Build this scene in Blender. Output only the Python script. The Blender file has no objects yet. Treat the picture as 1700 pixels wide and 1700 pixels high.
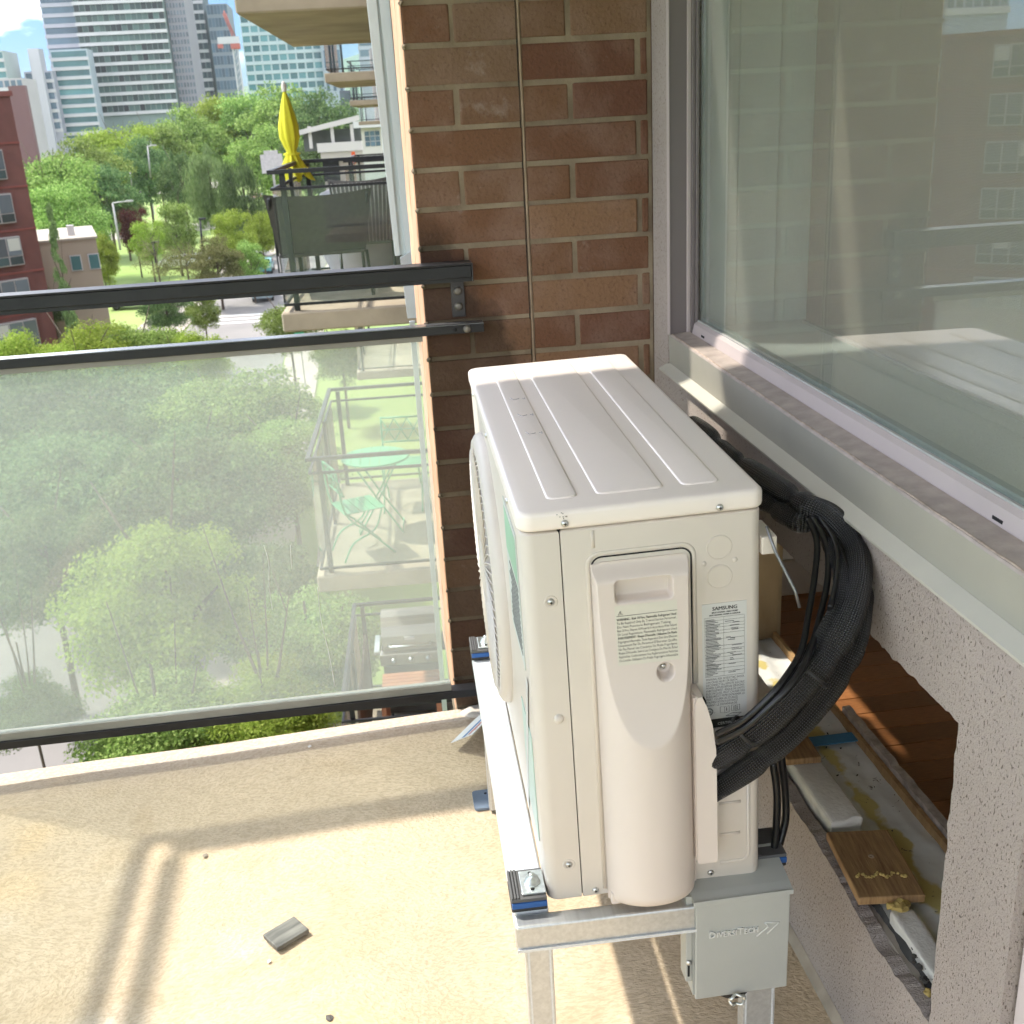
import bpy, bmesh, math, random
import numpy as np
from mathutils import Vector, Matrix
S = bpy.context.scene
COL = S.collection
rnd = random.Random(7)
# ---------------------------------------------------------------- camera
F_PX = 1819.2
YAW, PITCH, ROLL = -0.1139, 0.3488, -0.0566
CAM = np.array([-0.5897, -2.2841, 1.3074])
_f = np.array([-math.sin(YAW)*math.cos(PITCH), math.cos(YAW)*math.cos(PITCH), -math.sin(PITCH)])
_r = np.array([math.cos(YAW), math.sin(YAW), 0.0]); _u = np.cross(_r, _f)
R2 = math.cos(ROLL)*_r + math.sin(ROLL)*_u
U2 = -math.sin(ROLL)*_r + math.cos(ROLL)*_u
cd = bpy.data.cameras.new('camera'); cam = bpy.data.objects.new('camera', cd); COL.objects.link(cam)
cam.matrix_world = Matrix(((R2[0], U2[0], -_f[0], CAM[0]), (R2[1], U2[1], -_f[1], CAM[1]), (R2[2], U2[2], -_f[2], CAM[2]), (0, 0, 0, 1)))
cd.sensor_width = 36; cd.lens = 36*F_PX/1700; cd.clip_start = .02; cd.clip_end = 6000
cd.dof.use_dof = True; cd.dof.focus_distance = 1.6; cd.dof.aperture_fstop = 16
S.camera = cam
# ---------------------------------------------------------------- world, sun, exposure
SUN = Vector((-0.60, 0.325, 1.0)).normalized()
CLX = 1.5
W = bpy.data.worlds.new('World'); S.world = W; W.use_nodes = True
nt = W.node_tree; nt.nodes.clear()
def nd(t, ty, **k):
    n = t.nodes.new(ty)
    for a, b in k.items(): setattr(n, a, b)
    return n
out = nd(nt, 'ShaderNodeOutputWorld'); bg = nd(nt, 'ShaderNodeBackground'); sky = nd(nt, 'ShaderNodeTexSky')
sky.sky_type = 'NISHITA'; sky.sun_disc = False
sky.sun_elevation = math.asin(SUN.z); sky.sun_rotation = math.atan2(SUN.x, SUN.y)
sky.air_density = 1.0; sky.dust_density = 1.0
tc = nd(nt, 'ShaderNodeTexCoord'); mp = nd(nt, 'ShaderNodeMapping'); mp.inputs['Scale'].default_value = (1, 1, 2.6); mp.inputs['Location'].default_value = (CLX, 0, 0)
nz = nd(nt, 'ShaderNodeTexNoise'); nz.inputs['Scale'].default_value = 3.1; nz.inputs['Detail'].default_value = 7; nz.inputs['Roughness'].default_value = .55
cr = nd(nt, 'ShaderNodeValToRGB'); cr.color_ramp.elements[0].position = .475; cr.color_ramp.elements[1].position = .63
mx = nd(nt, 'ShaderNodeMix', data_type='RGBA'); mx.inputs['B'].default_value = (16.5, 16.6, 16.8, 1)
nt.links.new(tc.outputs['Generated'], mp.inputs['Vector']); nt.links.new(mp.outputs[0], nz.inputs['Vector'])
nt.links.new(nz.outputs['Fac'], cr.inputs[0]); nt.links.new(cr.outputs[0], mx.inputs['Factor'])
hs = nd(nt, 'ShaderNodeMix', data_type='RGBA', blend_type='MULTIPLY'); hs.inputs['Factor'].default_value = 1; hs.inputs['B'].default_value = (.13, .23, .38, 1); nt.links.new(sky.outputs[0], hs.inputs['A']); nt.links.new(hs.outputs['Result'], mx.inputs['A']); nt.links.new(mx.outputs['Result'], bg.inputs['Color'])
bg.inputs['Strength'].default_value = 0.15
nt.links.new(bg.outputs[0], out.inputs[0])
sl = bpy.data.lights.new('sun', 'SUN'); sl.energy = 2.0; sl.angle = math.radians(1.6); sl.color = (1, .93, .83)
so = bpy.data.objects.new('sun', sl); COL.objects.link(so); so.rotation_euler = SUN.to_track_quat('Z', 'Y').to_euler()
so.location = (-3, 3, 8)
S.view_settings.view_transform = 'Standard'; S.view_settings.look = 'None'; S.view_settings.gamma = 1
S.view_settings.use_curve_mapping = False
S.view_settings.exposure = 1.72
try:
    S.cycles.max_bounces = 8; S.cycles.transparent_max_bounces = 24; S.cycles.caustics_reflective = False; S.cycles.caustics_refractive = False
except Exception: pass
# ---------------------------------------------------------------- pixel to place helpers (photo pixels, 1700 wide)
def ray(px, py):
    return (px-850)/F_PX*R2 - (py-850)/F_PX*U2 + _f
def on(px, py, ax, val):
    d = ray(px, py); t = (val-CAM[ax])/d[ax]; return Vector(CAM + t*d)
def at(px, py, Y):
    d = ray(px, py); return Vector(CAM + d*(Y/d[1]))
GZ = -11.0
def gp(px, py, z=GZ): return on(px, py, 2, z)
# ---------------------------------------------------------------- materials
MATS = {}
def srgb(h):
    c = [int(h[i:i+2], 16)/255 for i in (0, 2, 4)]
    return tuple(x/12.92 if x <= .04045 else ((x+.055)/1.055)**2.4 for x in c) + (1,)
def mat(name, c, rough=.6, metal=0, var=.12, vs=8, bump=0, bs=60, c2=None, spec=.5, coat=0, rand=0, trans=0, bdetail=3, stretch=None, bdist=.002):
    if name in MATS: return MATS[name]
    m = bpy.data.materials.new(name); m.use_nodes = True; t = m.node_tree; b = t.nodes['Principled BSDF']
    if isinstance(c, str): c = srgb(c)
    c = tuple(c[:3])+(1,)
    if c2 is None: c2 = tuple(x*(1-var*2) for x in c[:3])+(1,)
    elif isinstance(c2, str): c2 = srgb(c2)
    else: c2 = tuple(c2[:3])+(1,)
    tc = nd(t, 'ShaderNodeTexCoord'); src = tc.outputs['Object']
    if stretch:
        mp = nd(t, 'ShaderNodeMapping'); mp.inputs['Scale'].default_value = stretch; t.links.new(src, mp.inputs[0]); src = mp.outputs[0]
    n = nd(t, 'ShaderNodeTexNoise'); n.inputs['Scale'].default_value = vs; n.inputs['Detail'].default_value = 5; t.links.new(src, n.inputs['Vector'])
    r = nd(t, 'ShaderNodeMapRange'); r.inputs[1].default_value = .3; r.inputs[2].default_value = .7; t.links.new(n.outputs['Fac'], r.inputs[0])
    x = nd(t, 'ShaderNodeMix', data_type='RGBA'); x.inputs['A'].default_value = c; x.inputs['B'].default_value = c2; t.links.new(r.outputs[0], x.inputs['Factor'])
    col = x.outputs['Result']
    if rand:
        oi = nd(t, 'ShaderNodeObjectInfo'); rr = nd(t, 'ShaderNodeMapRange'); rr.inputs[3].default_value = 1-rand; rr.inputs[4].default_value = 1+rand
        t.links.new(oi.outputs['Random'], rr.inputs[0]); h = nd(t, 'ShaderNodeHueSaturation'); t.links.new(rr.outputs[0], h.inputs['Value']); t.links.new(col, h.inputs['Color']); col = h.outputs[0]
    t.links.new(col, b.inputs['Base Color'])
    b.inputs['Roughness'].default_value = rough; b.inputs['Metallic'].default_value = metal; b.inputs['Specular IOR Level'].default_value = spec
    if coat: b.inputs['Coat Weight'].default_value = coat; b.inputs['Coat Roughness'].default_value = .08
    if bump:
        n2 = nd(t, 'ShaderNodeTexNoise'); n2.inputs['Scale'].default_value = bs; n2.inputs['Detail'].default_value = bdetail; t.links.new(src, n2.inputs['Vector'])
        bp = nd(t, 'ShaderNodeBump'); bp.inputs['Strength'].default_value = bump; bp.inputs['Distance'].default_value = bdist; t.links.new(n2.outputs['Fac'], bp.inputs['Height']); t.links.new(bp.outputs[0], b.inputs['Normal'])
    MATS[name] = m; m['_'] = 1
    return m
def nodes_of(m):
    t = m.node_tree; return t, t.nodes['Principled BSDF']
# ---------------------------------------------------------------- object helpers
def link(o, parent=None):
    COL.objects.link(o)
    if parent: o.parent = parent
    return o
def thing(name, label, cat, M=None, group=None, loc=None):
    o = bpy.data.objects.new(name, None); o.empty_display_size = .1; COL.objects.link(o)
    if M is not None: o.matrix_world = M
    elif loc is not None: o.location = loc
    o['label'] = label; o['category'] = cat
    if group: o['group'] = group
    return o
def tag(o, label, cat, group=None):
    o['label'] = label; o['category'] = cat
    if group: o['group'] = group
    return o
def obj(name, me, m, parent=None, label=None, kind=None, smooth=False):
    if isinstance(me, bmesh.types.BMesh):
        bm = me; me = bpy.data.meshes.new(name); bm.to_mesh(me); bm.free()
    if m is not None and not me.materials:
        for q in (m if isinstance(m, (list, tuple)) else [m]): me.materials.append(q)
    if smooth:
        for p in me.polygons: p.use_smooth = True
        try: me.set_sharp_from_angle(angle=math.radians(40))
        except Exception: pass
    o = link(bpy.data.objects.new(name, me), parent)
    if label: o['label'] = label
    if kind: o['kind'] = kind
    return o
def inst(name, src, parent, loc=(0, 0, 0), rot=None, scale=None):
    o = bpy.data.objects.new(name, src.data if isinstance(src, bpy.types.Object) else src); link(o, parent); o.location = loc
    if rot: o.rotation_euler = rot
    if scale: o.scale = scale
    return o
def NB(): return bmesh.new()
def box(bm, x0, x1, y0, y1, z0, z1, bev=0, seg=2, M=None):
    r = bmesh.ops.create_cube(bm, size=1); vs = r['verts']
    for v in vs: v.co = Vector(((x0+x1)/2+v.co.x*(x1-x0), (y0+y1)/2+v.co.y*(y1-y0), (z0+z1)/2+v.co.z*(z1-z0)))
    if bev:
        es = list({e for v in vs for e in v.link_edges})
        r2 = bmesh.ops.bevel(bm, geom=es, offset=bev, segments=seg, affect='EDGES', profile=.5)
        vs = list({v for f in r2['faces'] for v in f.verts} | {v for v in vs if v.is_valid})
    if M is not None: bmesh.ops.transform(bm, matrix=M, verts=[v for v in vs if v.is_valid])
    return bm
def B(x0, x1, y0, y1, z0, z1, bev=0, seg=2): return box(NB(), x0, x1, y0, y1, z0, z1, bev, seg)
def prism(pts, z0, z1, bm=None):
    bm = bm or NB()
    a = [bm.verts.new((x, y, z0)) for x, y in pts]; b = [bm.verts.new((x, y, z1)) for x, y in pts]; n = len(pts)
    bm.faces.new(a[::-1]); bm.faces.new(b)
    for i in range(n): bm.faces.new((a[i], a[(i+1) % n], b[(i+1) % n], b[i]))
    bmesh.ops.recalc_face_normals(bm, faces=bm.faces); return bm
def poly(pts, thick=None, bm=None):
    """planar polygon of 3d points, extruded by vector thick"""
    bm = bm or NB(); a = [bm.verts.new(p) for p in pts]; n = len(a)
    if thick is None: bm.faces.new(a); return bm
    b = [bm.verts.new(Vector(p)+Vector(thick)) for p in pts]
    bm.faces.new(a[::-1]); bm.faces.new(b)
    for i in range(n): bm.faces.new((a[i], a[(i+1) % n], b[(i+1) % n], b[i]))
    bmesh.ops.recalc_face_normals(bm, faces=bm.faces); return bm
def smoothpath(pts, n):
    P = [Vector(p) for p in pts]; P = [P[0]*2-P[1]]+P+[P[-1]*2-P[-2]]; o = []
    for i in range(1, len(P)-2):
        for k in range(n):
            t = k/n; a, b, c, d = P[i-1:i+3]
            o.append(.5*((2*b)+(-a+c)*t+(2*a-5*b+4*c-d)*t*t+(-a+3*b-3*c+d)*t**3))
    o.append(P[-2]); return o
def tube(pts, r, seg=10, bm=None, closed=False, smooth=0, cap=True, flat=None):
    bm = bm or NB()
    if smooth: pts = smoothpath(pts, smooth)
    pts = [Vector(p) for p in pts]; n = len(pts); rings = []; up = None; uvl = bm.loops.layers.uv.verify(); L = [0]
    for i in range(1, n): L.append(L[-1]+(pts[i]-pts[i-1]).length)
    for i, p in enumerate(pts):
        if closed: t = (pts[(i+1) % n]-pts[i-1]).normalized()
        else: t = (pts[min(i+1, n-1)]-pts[max(i-1, 0)]).normalized()
        if up is None:
            up = Vector((0, 0, 1)) if abs(t.z) < .9 else Vector((1, 0, 0))
        up = (up-t*up.dot(t)).normalized(); s = t.cross(up)
        rr = r[i] if isinstance(r, (list, tuple)) else (r(i/(n-1)) if callable(r) else r)
        ring = []
        for k in range(seg):
            a = 2*math.pi*k/seg; ring.append(bm.verts.new(p+(up*math.cos(a)+s*math.sin(a))*rr))
        rings.append(ring)
    m = n if closed else n-1
    for i in range(m):
        A, Bq = rings[i], rings[(i+1) % n]
        for k in range(seg):
            f = bm.faces.new((A[k], A[(k+1) % seg], Bq[(k+1) % seg], Bq[k])); f.smooth = True
            l1 = L[i]; l2 = L[i+1] if i+1 < n else L[i]+.01
            for lp, uv in zip(f.loops, ((k/seg, l1), ((k+1)/seg, l1), ((k+1)/seg, l2), (k/seg, l2))): lp[uvl].uv = uv
    if cap and not closed:
        bm.faces.new(rings[0]); bm.faces.new(rings[-1][::-1])
    bmesh.ops.recalc_face_normals(bm, faces=bm.faces)
    return bm
def lathe(prof, seg=24, bm=None, M=None):
    """profile (r, z) about z"""
    bm = bm or NB(); rings = []; new = []
    for r, z in prof:
        if r < 1e-6: v = bm.verts.new((0, 0, z)); new.append(v); rings.append([v])
        else:
            ring = [bm.verts.new((r*math.cos(2*math.pi*k/seg), r*math.sin(2*math.pi*k/seg), z)) for k in range(seg)]; new += ring; rings.append(ring)
    for A, Bq in zip(rings, rings[1:]):
        for k in range(seg):
            k2 = (k+1) % seg
            if len(A) == 1 and len(Bq) == 1: continue
            if len(A) == 1: f = bm.faces.new((A[0], Bq[k2], Bq[k]))
            elif len(Bq) == 1: f = bm.faces.new((A[k], A[k2], Bq[0]))
            else: f = bm.faces.new((A[k], A[k2], Bq[k2], Bq[k]))
            f.smooth = True
    bmesh.ops.recalc_face_normals(bm, faces=bm.faces)
    if M is not None: bmesh.ops.transform(bm, matrix=M, verts=new)
    return bm
def rrect(x0, x1, z0, z1, r, n=6):
    p = []
    for cx, cz, a0 in ((x1-r, z1-r, 0), (x0+r, z1-r, 90), (x0+r, z0+r, 180), (x1-r, z0+r, 270)):
        for k in range(n+1):
            a = math.radians(a0+90*k/n); p.append((cx+r*math.cos(a), cz+r*math.sin(a)))
    return p
def textmesh(s, size, align='LEFT', ext=0.0, width=1.0, space=1.0, line=1.0, off=0.0, bev=0.0):
    c = bpy.data.curves.new('t', 'FONT'); c.body = s; c.size = size; c.align_x = align; c.extrude = ext; c.space_character = space; c.space_line = line
    c.resolution_u = 2; c.offset = off; c.bevel_depth = bev
    o = bpy.data.objects.new('t', c); COL.objects.link(o); dg = bpy.context.evaluated_depsgraph_get()
    me = bpy.data.meshes.new_from_object(o.evaluated_get(dg)); bpy.data.objects.remove(o)
    me.materials.clear()
    for v in me.vertices: v.co.x *= width
    return me
def displaced(bm, amp, sc, seed=0):
    from mathutils import noise
    for v in bm.verts:
        v.co += Vector(noise.noise_vector(v.co*sc+Vector((seed, 0, 0))))*amp
    return bm
# ---------------------------------------------------------------- shared materials
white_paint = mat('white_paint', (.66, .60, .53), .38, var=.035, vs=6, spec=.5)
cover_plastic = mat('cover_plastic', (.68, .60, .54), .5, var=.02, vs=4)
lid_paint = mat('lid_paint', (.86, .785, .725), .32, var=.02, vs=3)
alu = mat('aluminium', (.62, .64, .65), .38, metal=.75, var=.08, vs=6, stretch=(30, 1, 30), bump=.05, bs=80)
alu_white = mat('bright_aluminium', (.70, .74, .77), .42, metal=.35, var=.05, vs=5, stretch=(60, 2, 60), bump=.06, bs=60)
zinc = mat('zinc', (.72, .76, .74), .3, metal=.9, var=.15, vs=120)
screw_m = mat('screw_steel', (.6, .6, .58), .3, metal=.9, var=.1)
black_metal = mat('black_metal', (.014, .014, .016), .42, var=.25, vs=14, bump=.2, bs=120, spec=.4)
black_rubber = mat('black_rubber', (.018, .018, .019), .5, var=.2, vs=60)
cable_m = mat('cable', (.010, .010, .011), .32, var=.1, spec=.4)
blue_rubber = mat('blue_rubber', (.015, .10, .34), .55, var=.1)
foot_m = mat('foot_coating', (.16, .21, .28), .55, var=.15, vs=20)
box_grey = mat('box_grey', (.40, .41, .38), .5, var=.05, vs=8, bump=.05, bs=200)
dark_in = mat('dark_gap', (.01, .01, .01), .9)
concrete = mat('concrete', (.50, .42, .31), .9, var=.18, vs=3, bump=.3, bs=40, bdist=.01)
concrete_b = mat('balcony_concrete', (.46, .39, .28), .9, var=.22, vs=1.6, bump=.3, bs=30, bdist=.01)
print_m = mat('print_black', (.02, .02, .02), .6)
label_w = mat('label_paper', (.62, .62, .60), .35, var=.03, vs=6)
caulk = mat('caulk', (.34, .25, .17), .8, var=.2, vs=30, bump=.3, bs=90)
frame_dark = mat('window_frame_taupe', (.17, .145, .14), .45, var=.06, vs=4)
frame_pink = mat('window_frame_vinyl', (.46, .40, .385), .42, var=.05, vs=6)
flash_m = mat('sill_flashing', (.35, .335, .28), .5, var=.08, vs=5, c2=(.29, .28, .235))
sill_m = mat('sill_coating', (.40, .34, .30), .55, var=.15, vs=40, bump=.25, bs=160)
# rail glass: dusty, faintly green, partly see-through
def glass_mat(name, tint, veil, veilcol, ior, rough=.01, dust=0):
    m = bpy.data.materials.new(name); m.use_nodes = True; t = m.node_tree; t.nodes.clear()
    o = nd(t, 'ShaderNodeOutputMaterial'); tr = nd(t, 'ShaderNodeBsdfTransparent'); tr.inputs[0].default_value = tint+(1,)
    df = nd(t, 'ShaderNodeBsdfDiffuse'); df.inputs[0].default_value = veilcol+(1,); tl = nd(t, 'ShaderNodeBsdfTranslucent'); tl.inputs[0].default_value = veilcol+(1,)
    a = nd(t, 'ShaderNodeMixShader'); a.inputs[0].default_value = .5; t.links.new(df.outputs[0], a.inputs[1]); t.links.new(tl.outputs[0], a.inputs[2])
    b = nd(t, 'ShaderNodeMixShader'); t.links.new(tr.outputs[0], b.inputs[1]); t.links.new(a.outputs[0], b.inputs[2])
    tcn = nd(t, 'ShaderNodeTexCoord'); n = nd(t, 'ShaderNodeTexNoise'); n.inputs['Scale'].default_value = 2.2; n.inputs['Detail'].default_value = 6; t.links.new(tcn.outputs['Object'], n.inputs['Vector'])
    r = nd(t, 'ShaderNodeMapRange'); r.inputs[3].default_value = veil*.8; r.inputs[4].default_value = veil*1.2; t.links.new(n.outputs['Fac'], r.inputs[0]); fac = r.outputs[0]
    if dust:
        v = nd(t, 'ShaderNodeTexNoise'); v.inputs['Scale'].default_value = 420; v.inputs['Detail'].default_value = 1; t.links.new(tcn.outputs['Object'], v.inputs['Vector'])
        r2 = nd(t, 'ShaderNodeMapRange'); r2.inputs[1].default_value = .66; r2.inputs[2].default_value = .78; r2.inputs[4].default_value = dust; t.links.new(v.outputs['Fac'], r2.inputs[0])
        ad = nd(t, 'ShaderNodeMath', operation='ADD'); t.links.new(fac, ad.inputs[0]); t.links.new(r2.outputs[0], ad.inputs[1]); fac = ad.outputs[0]
    t.links.new(fac, b.inputs[0])
    g = nd(t, 'ShaderNodeBsdfGlossy'); g.inputs['Roughness'].default_value = rough; lw = nd(t, 'ShaderNodeLayerWeight'); lw.inputs[0].default_value = .5
    pw = nd(t, 'ShaderNodeMath', operation='POWER'); pw.inputs[1].default_value = 4.2; t.links.new(lw.outputs['Facing'], pw.inputs[0])
    fr = nd(t, 'ShaderNodeMath', operation='MULTIPLY_ADD'); fr.inputs[1].default_value = 1-ior; fr.inputs[2].default_value = ior; t.links.new(pw.outputs[0], fr.inputs[0])
    c = nd(t, 'ShaderNodeMixShader'); t.links.new(fr.outputs[0], c.inputs[0]); t.links.new(b.outputs[0], c.inputs[1]); t.links.new(g.outputs[0], c.inputs[2]); t.links.new(c.outputs[0], o.inputs[0])
    return m
rail_glass = glass_mat('rail_glass', (.95, .99, .97), .22, (.88, .93, .88), .025)
rail_glass_far = glass_mat('rail_glass_clear', (.97, .99, .985), .02, (.75, .88, .86), .03)
win_glass = glass_mat('window_glass', (.95, .99, .975), .17, (.74, .74, .66), .12, .004, dust=.25)
clear_film = glass_mat('clear_plastic', (.9, .92, .92), .1, (.6, .6, .6), .05, .1)
# ---------------------------------------------------------------- balcony floor (waterproofed concrete with brushed texture)
SLOPE = .0302
def dz(x): return SLOPE*x
def deck_material():
    m = mat('deck_coating', (.61, .49, .34), .78, var=.1, vs=2); t, b = nodes_of(m)
    tc = nd(t, 'ShaderNodeTexCoord'); src = tc.outputs['Object']
    base = b.inputs['Base Color'].links[0].from_socket
    # large warm and pale worn patches
    def noise(sc, det=4, s=src, dist=0):
        n = nd(t, 'ShaderNodeTexNoise'); n.inputs['Scale'].default_value = sc; n.inputs['Detail'].default_value = det; n.inputs['Distortion'].default_value = dist; t.links.new(s, n.inputs['Vector']); return n.outputs['Fac']
    def mr(s, a, b_, c=0, d=1):
        r = nd(t, 'ShaderNodeMapRange'); r.interpolation_type = 'SMOOTHSTEP'; r.inputs[1].default_value = a; r.inputs[2].default_value = b_; r.inputs[3].default_value = c; r.inputs[4].default_value = d; t.links.new(s, r.inputs[0]); return r.outputs[0]
    def mixc(f, a, bcol, mode='MIX'):
        x = nd(t, 'ShaderNodeMix', data_type='RGBA', blend_type=mode); t.links.new(f, x.inputs['Factor']); t.links.new(a, x.inputs['A'])
        if isinstance(bcol, tuple): x.inputs['B'].default_value = bcol
        else: t.links.new(bcol, x.inputs['B'])
        return x.outputs['Result']
    c = mixc(mr(noise(1.7), .50, .66, 0, .6), base, (.74, .50, .22, 1))
    c = mixc(mr(noise(2.6, 5), .55, .75, 0, .6), c, (.80, .74, .64, 1))
    c = mixc(mr(noise(3.1, 7, dist=1.2), .56, .66, 0, .35), c, (.46, .34, .20, 1))
    c = mixc(mr(noise(1.1, 6), .50, .68, 0, .5), c, (.40, .31, .20, 1))
    c = mixc(mr(noise(30, 4), .35, .75, 0, .35), c, (.42, .33, .21, 1))
    sx = nd(t, 'ShaderNodeSeparateXYZ'); t.links.new(src, sx.inputs[0])
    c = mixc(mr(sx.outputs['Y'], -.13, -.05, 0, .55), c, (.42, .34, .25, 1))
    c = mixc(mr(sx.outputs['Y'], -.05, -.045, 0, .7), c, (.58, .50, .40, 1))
    # brushed crinkle: warped short ridges
    wv = nd(t, 'ShaderNodeMapping'); wv.inputs['Scale'].default_value = (1, 1.6, 1); wv.inputs['Rotation'].default_value = (0, 0, .35)
    wn = nd(t, 'ShaderNodeTexNoise'); wn.inputs['Scale'].default_value = 2.3; wn.inputs['Detail'].default_value = 1; t.links.new(src, wn.inputs['Vector'])
    ad = nd(t, 'ShaderNodeVectorMath', operation='MULTIPLY_ADD'); ad.inputs[1].default_value = (.22, .22, .22); t.links.new(wn.outputs['Color'], ad.inputs[0]); t.links.new(src, ad.inputs[2])
    t.links.new(ad.outputs[0], wv.inputs[0])
    h1 = noise(105, 4, wv.outputs[0], .4); h2 = noise(42, 3, src, 1.0)
    c = mixc(mr(h1, .38, .58, .34, 0), c, (.30, .22, .13, 1))
    mm = nd(t, 'ShaderNodeMath', operation='MULTIPLY_ADD'); mm.inputs[1].default_value = .5; t.links.new(h2, mm.inputs[0]); t.links.new(h1, mm.inputs[2])
    bp = nd(t, 'ShaderNodeBump'); bp.inputs['Strength'].default_value = .62; bp.inputs['Distance'].default_value = .005; t.links.new(mm.outputs[0], bp.inputs['Height']); t.links.new(bp.outputs[0], b.inputs['Normal'])
    t.links.new(c, b.inputs['Base Color']); return m
bm = NB(); nx, ny = 60, 60; X0, X1, Y0, Y1 = -1.75, .0, -2.9, 0.0
from mathutils import noise as mn
g = []
for j in range(ny+1):
    row = []
    for i in range(nx+1):
        x = X0+(X1-X0)*i/nx; y = Y1+(Y0-Y1)*(j/ny)**1.3
        z = dz(x)+.004*mn.noise(Vector((x*2.5, y*2.5, 0)))
        if y > -.05: z += .003
        row.append(bm.verts.new((x, y, z)))
    g.append(row)
for j in range(ny):
    for i in range(nx): bm.faces.new((g[j][i], g[j+1][i], g[j+1][i+1], g[j][i+1])).smooth = True
# skirts down to the underside
for j in range(ny):
    pass
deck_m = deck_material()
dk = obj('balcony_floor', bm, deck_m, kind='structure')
bm = NB()
poly([(-1.75, .0, dz(-1.75)+.002), (0, .0, .001), (0, .0, -.15), (-1.75, .0, -.15)], (0, -.003, 0), bm)
box(bm, -1.75, 0, -2.9, -.004, -.15, -.062)
obj('balcony_slab', bm, concrete_b, kind='structure')
# slab of the balcony overhead
obj('balcony_ceiling', B(-1.45, 0.3, -3.2, -.07, 2.03, 2.17, .008), mat('ceiling_paint', (.80, .77, .71), .9, var=.05, vs=2), kind='structure')
# ---------------------------------------------------------------- brick pier
def brick_material():
    m = mat('brick', (.21, .105, .06), .85, var=.1); t, b = nodes_of(m)
    tc = nd(t, 'ShaderNodeTexCoord'); geo = nd(t, 'ShaderNodeNewGeometry'); oi = nd(t, 'ShaderNodeObjectInfo')
    cr = nd(t, 'ShaderNodeValToRGB'); e = cr.color_ramp.elements
    e[0].color = (.125, .050, .028, 1); e[1].color = (.215, .115, .058, 1)
    q = cr.color_ramp.elements.new(.5); q.color = (.15, .072, .034, 1); q = cr.color_ramp.elements.new(.75); q.color = (.165, .10, .06, 1)
    t.links.new(oi.outputs['Random'], cr.inputs[0])
    def noise(sc, det=4, rough=.5):
        n = nd(t, 'ShaderNodeTexNoise'); n.inputs['Scale'].default_value = sc; n.inputs['Detail'].default_value = det; n.inputs['Roughness'].default_value = rough; t.links.new(geo.outputs['Position'], n.inputs['Vector']); return n.outputs['Fac']
    def mr(s, a, b_, c=0, d=1):
        r = nd(t, 'ShaderNodeMapRange'); r.inputs[1].default_value = a; r.inputs[2].default_value = b_; r.inputs[3].default_value = c; r.inputs[4].default_value = d; t.links.new(s, r.inputs[0]); return r.outputs[0]
    def mixc(f, a, bcol):
        x = nd(t, 'ShaderNodeMix', data_type='RGBA'); t.links.new(f, x.inputs['Factor']); t.links.new(a, x.inputs['A']); x.inputs['B'].default_value = bcol; return x.outputs['Result']
    c = mixc(mr(noise(9, 5), .45, .7, 0, .5), cr.outputs[0], (.26, .17, .13, 1))
    c = mixc(mr(noise(160, 2), .55, .75, 0, .5), c, (.07, .035, .02, 1))
    c = mixc(mr(noise(7.3, 9, .7), .60, .68, 0, .30), c, (.42, .36, .33, 1))
    t.links.new(damp(t, geo, c, noise), b.inputs['Base Color'])
    bp = nd(t, 'ShaderNodeBump'); bp.inputs['Strength'].default_value = .8; bp.inputs['Distance'].default_value = .003; t.links.new(noise(120, 6), bp.inputs['Height']); t.links.new(bp.outputs[0], b.inputs['Normal'])
    return m
def damp(t, geo, c, noise):
    """old damp and grime stain around the rail fixings and down the pier"""
    s = nd(t, 'ShaderNodeSeparateXYZ'); t.links.new(geo.outputs['Position'], s.inputs[0])
    def math_(op, a, b=None):
        n = nd(t, 'ShaderNodeMath', operation=op)
        for i, v in enumerate((a, b)):
            if v is None: continue
            if isinstance(v, (int, float)): n.inputs[i].default_value = v
            else: t.links.new(v, n.inputs[i])
        return n.outputs[0]
    # stain edge x(z): -.44 at z=1.1 widening to -.33 at .8 and the whole pier below .72
    w = math_('MULTIPLY', math_('SUBTRACT', 1.06, s.outputs['Z']), .52)
    edge = math_('ADD', -.415, math_('MINIMUM', math_('MAXIMUM', w, -.2), .42))
    d = math_('SUBTRACT', edge, s.outputs['X'])
    n = math_('MULTIPLY', math_('SUBTRACT', noise(14, 5), .5), .16)
    r = nd(t, 'ShaderNodeMapRange'); r.inputs[1].default_value = -.012; r.inputs[2].default_value = .022; r.inputs[4].default_value = .9; t.links.new(math_('ADD', d, n), r.inputs[0])
    top = nd(t, 'ShaderNodeMapRange'); top.inputs[1].default_value = 1.06; top.inputs[2].default_value = 1.15; top.inputs[3].default_value = 1; top.inputs[4].default_value = 0; t.links.new(s.outputs['Z'], top.inputs[0])
    fy = nd(t, 'ShaderNodeMapRange'); fy.inputs[1].default_value = .012; fy.inputs[2].default_value = .02; fy.inputs[3].default_value = 1; fy.inputs[4].default_value = 0; t.links.new(s.outputs['Y'], fy.inputs[0])
    f = math_('MULTIPLY', math_('MULTIPLY', r.outputs[0], top.outputs[0]), fy.outputs[0])
    x = nd(t, 'ShaderNodeMix', data_type='RGBA', blend_type='MULTIPLY'); t.links.new(f, x.inputs['Factor']); t.links.new(c, x.inputs['A']); x.inputs['B'].default_value = (.34, .33, .30, 1); return x.outputs['Result']
brick_m = brick_material()
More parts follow.
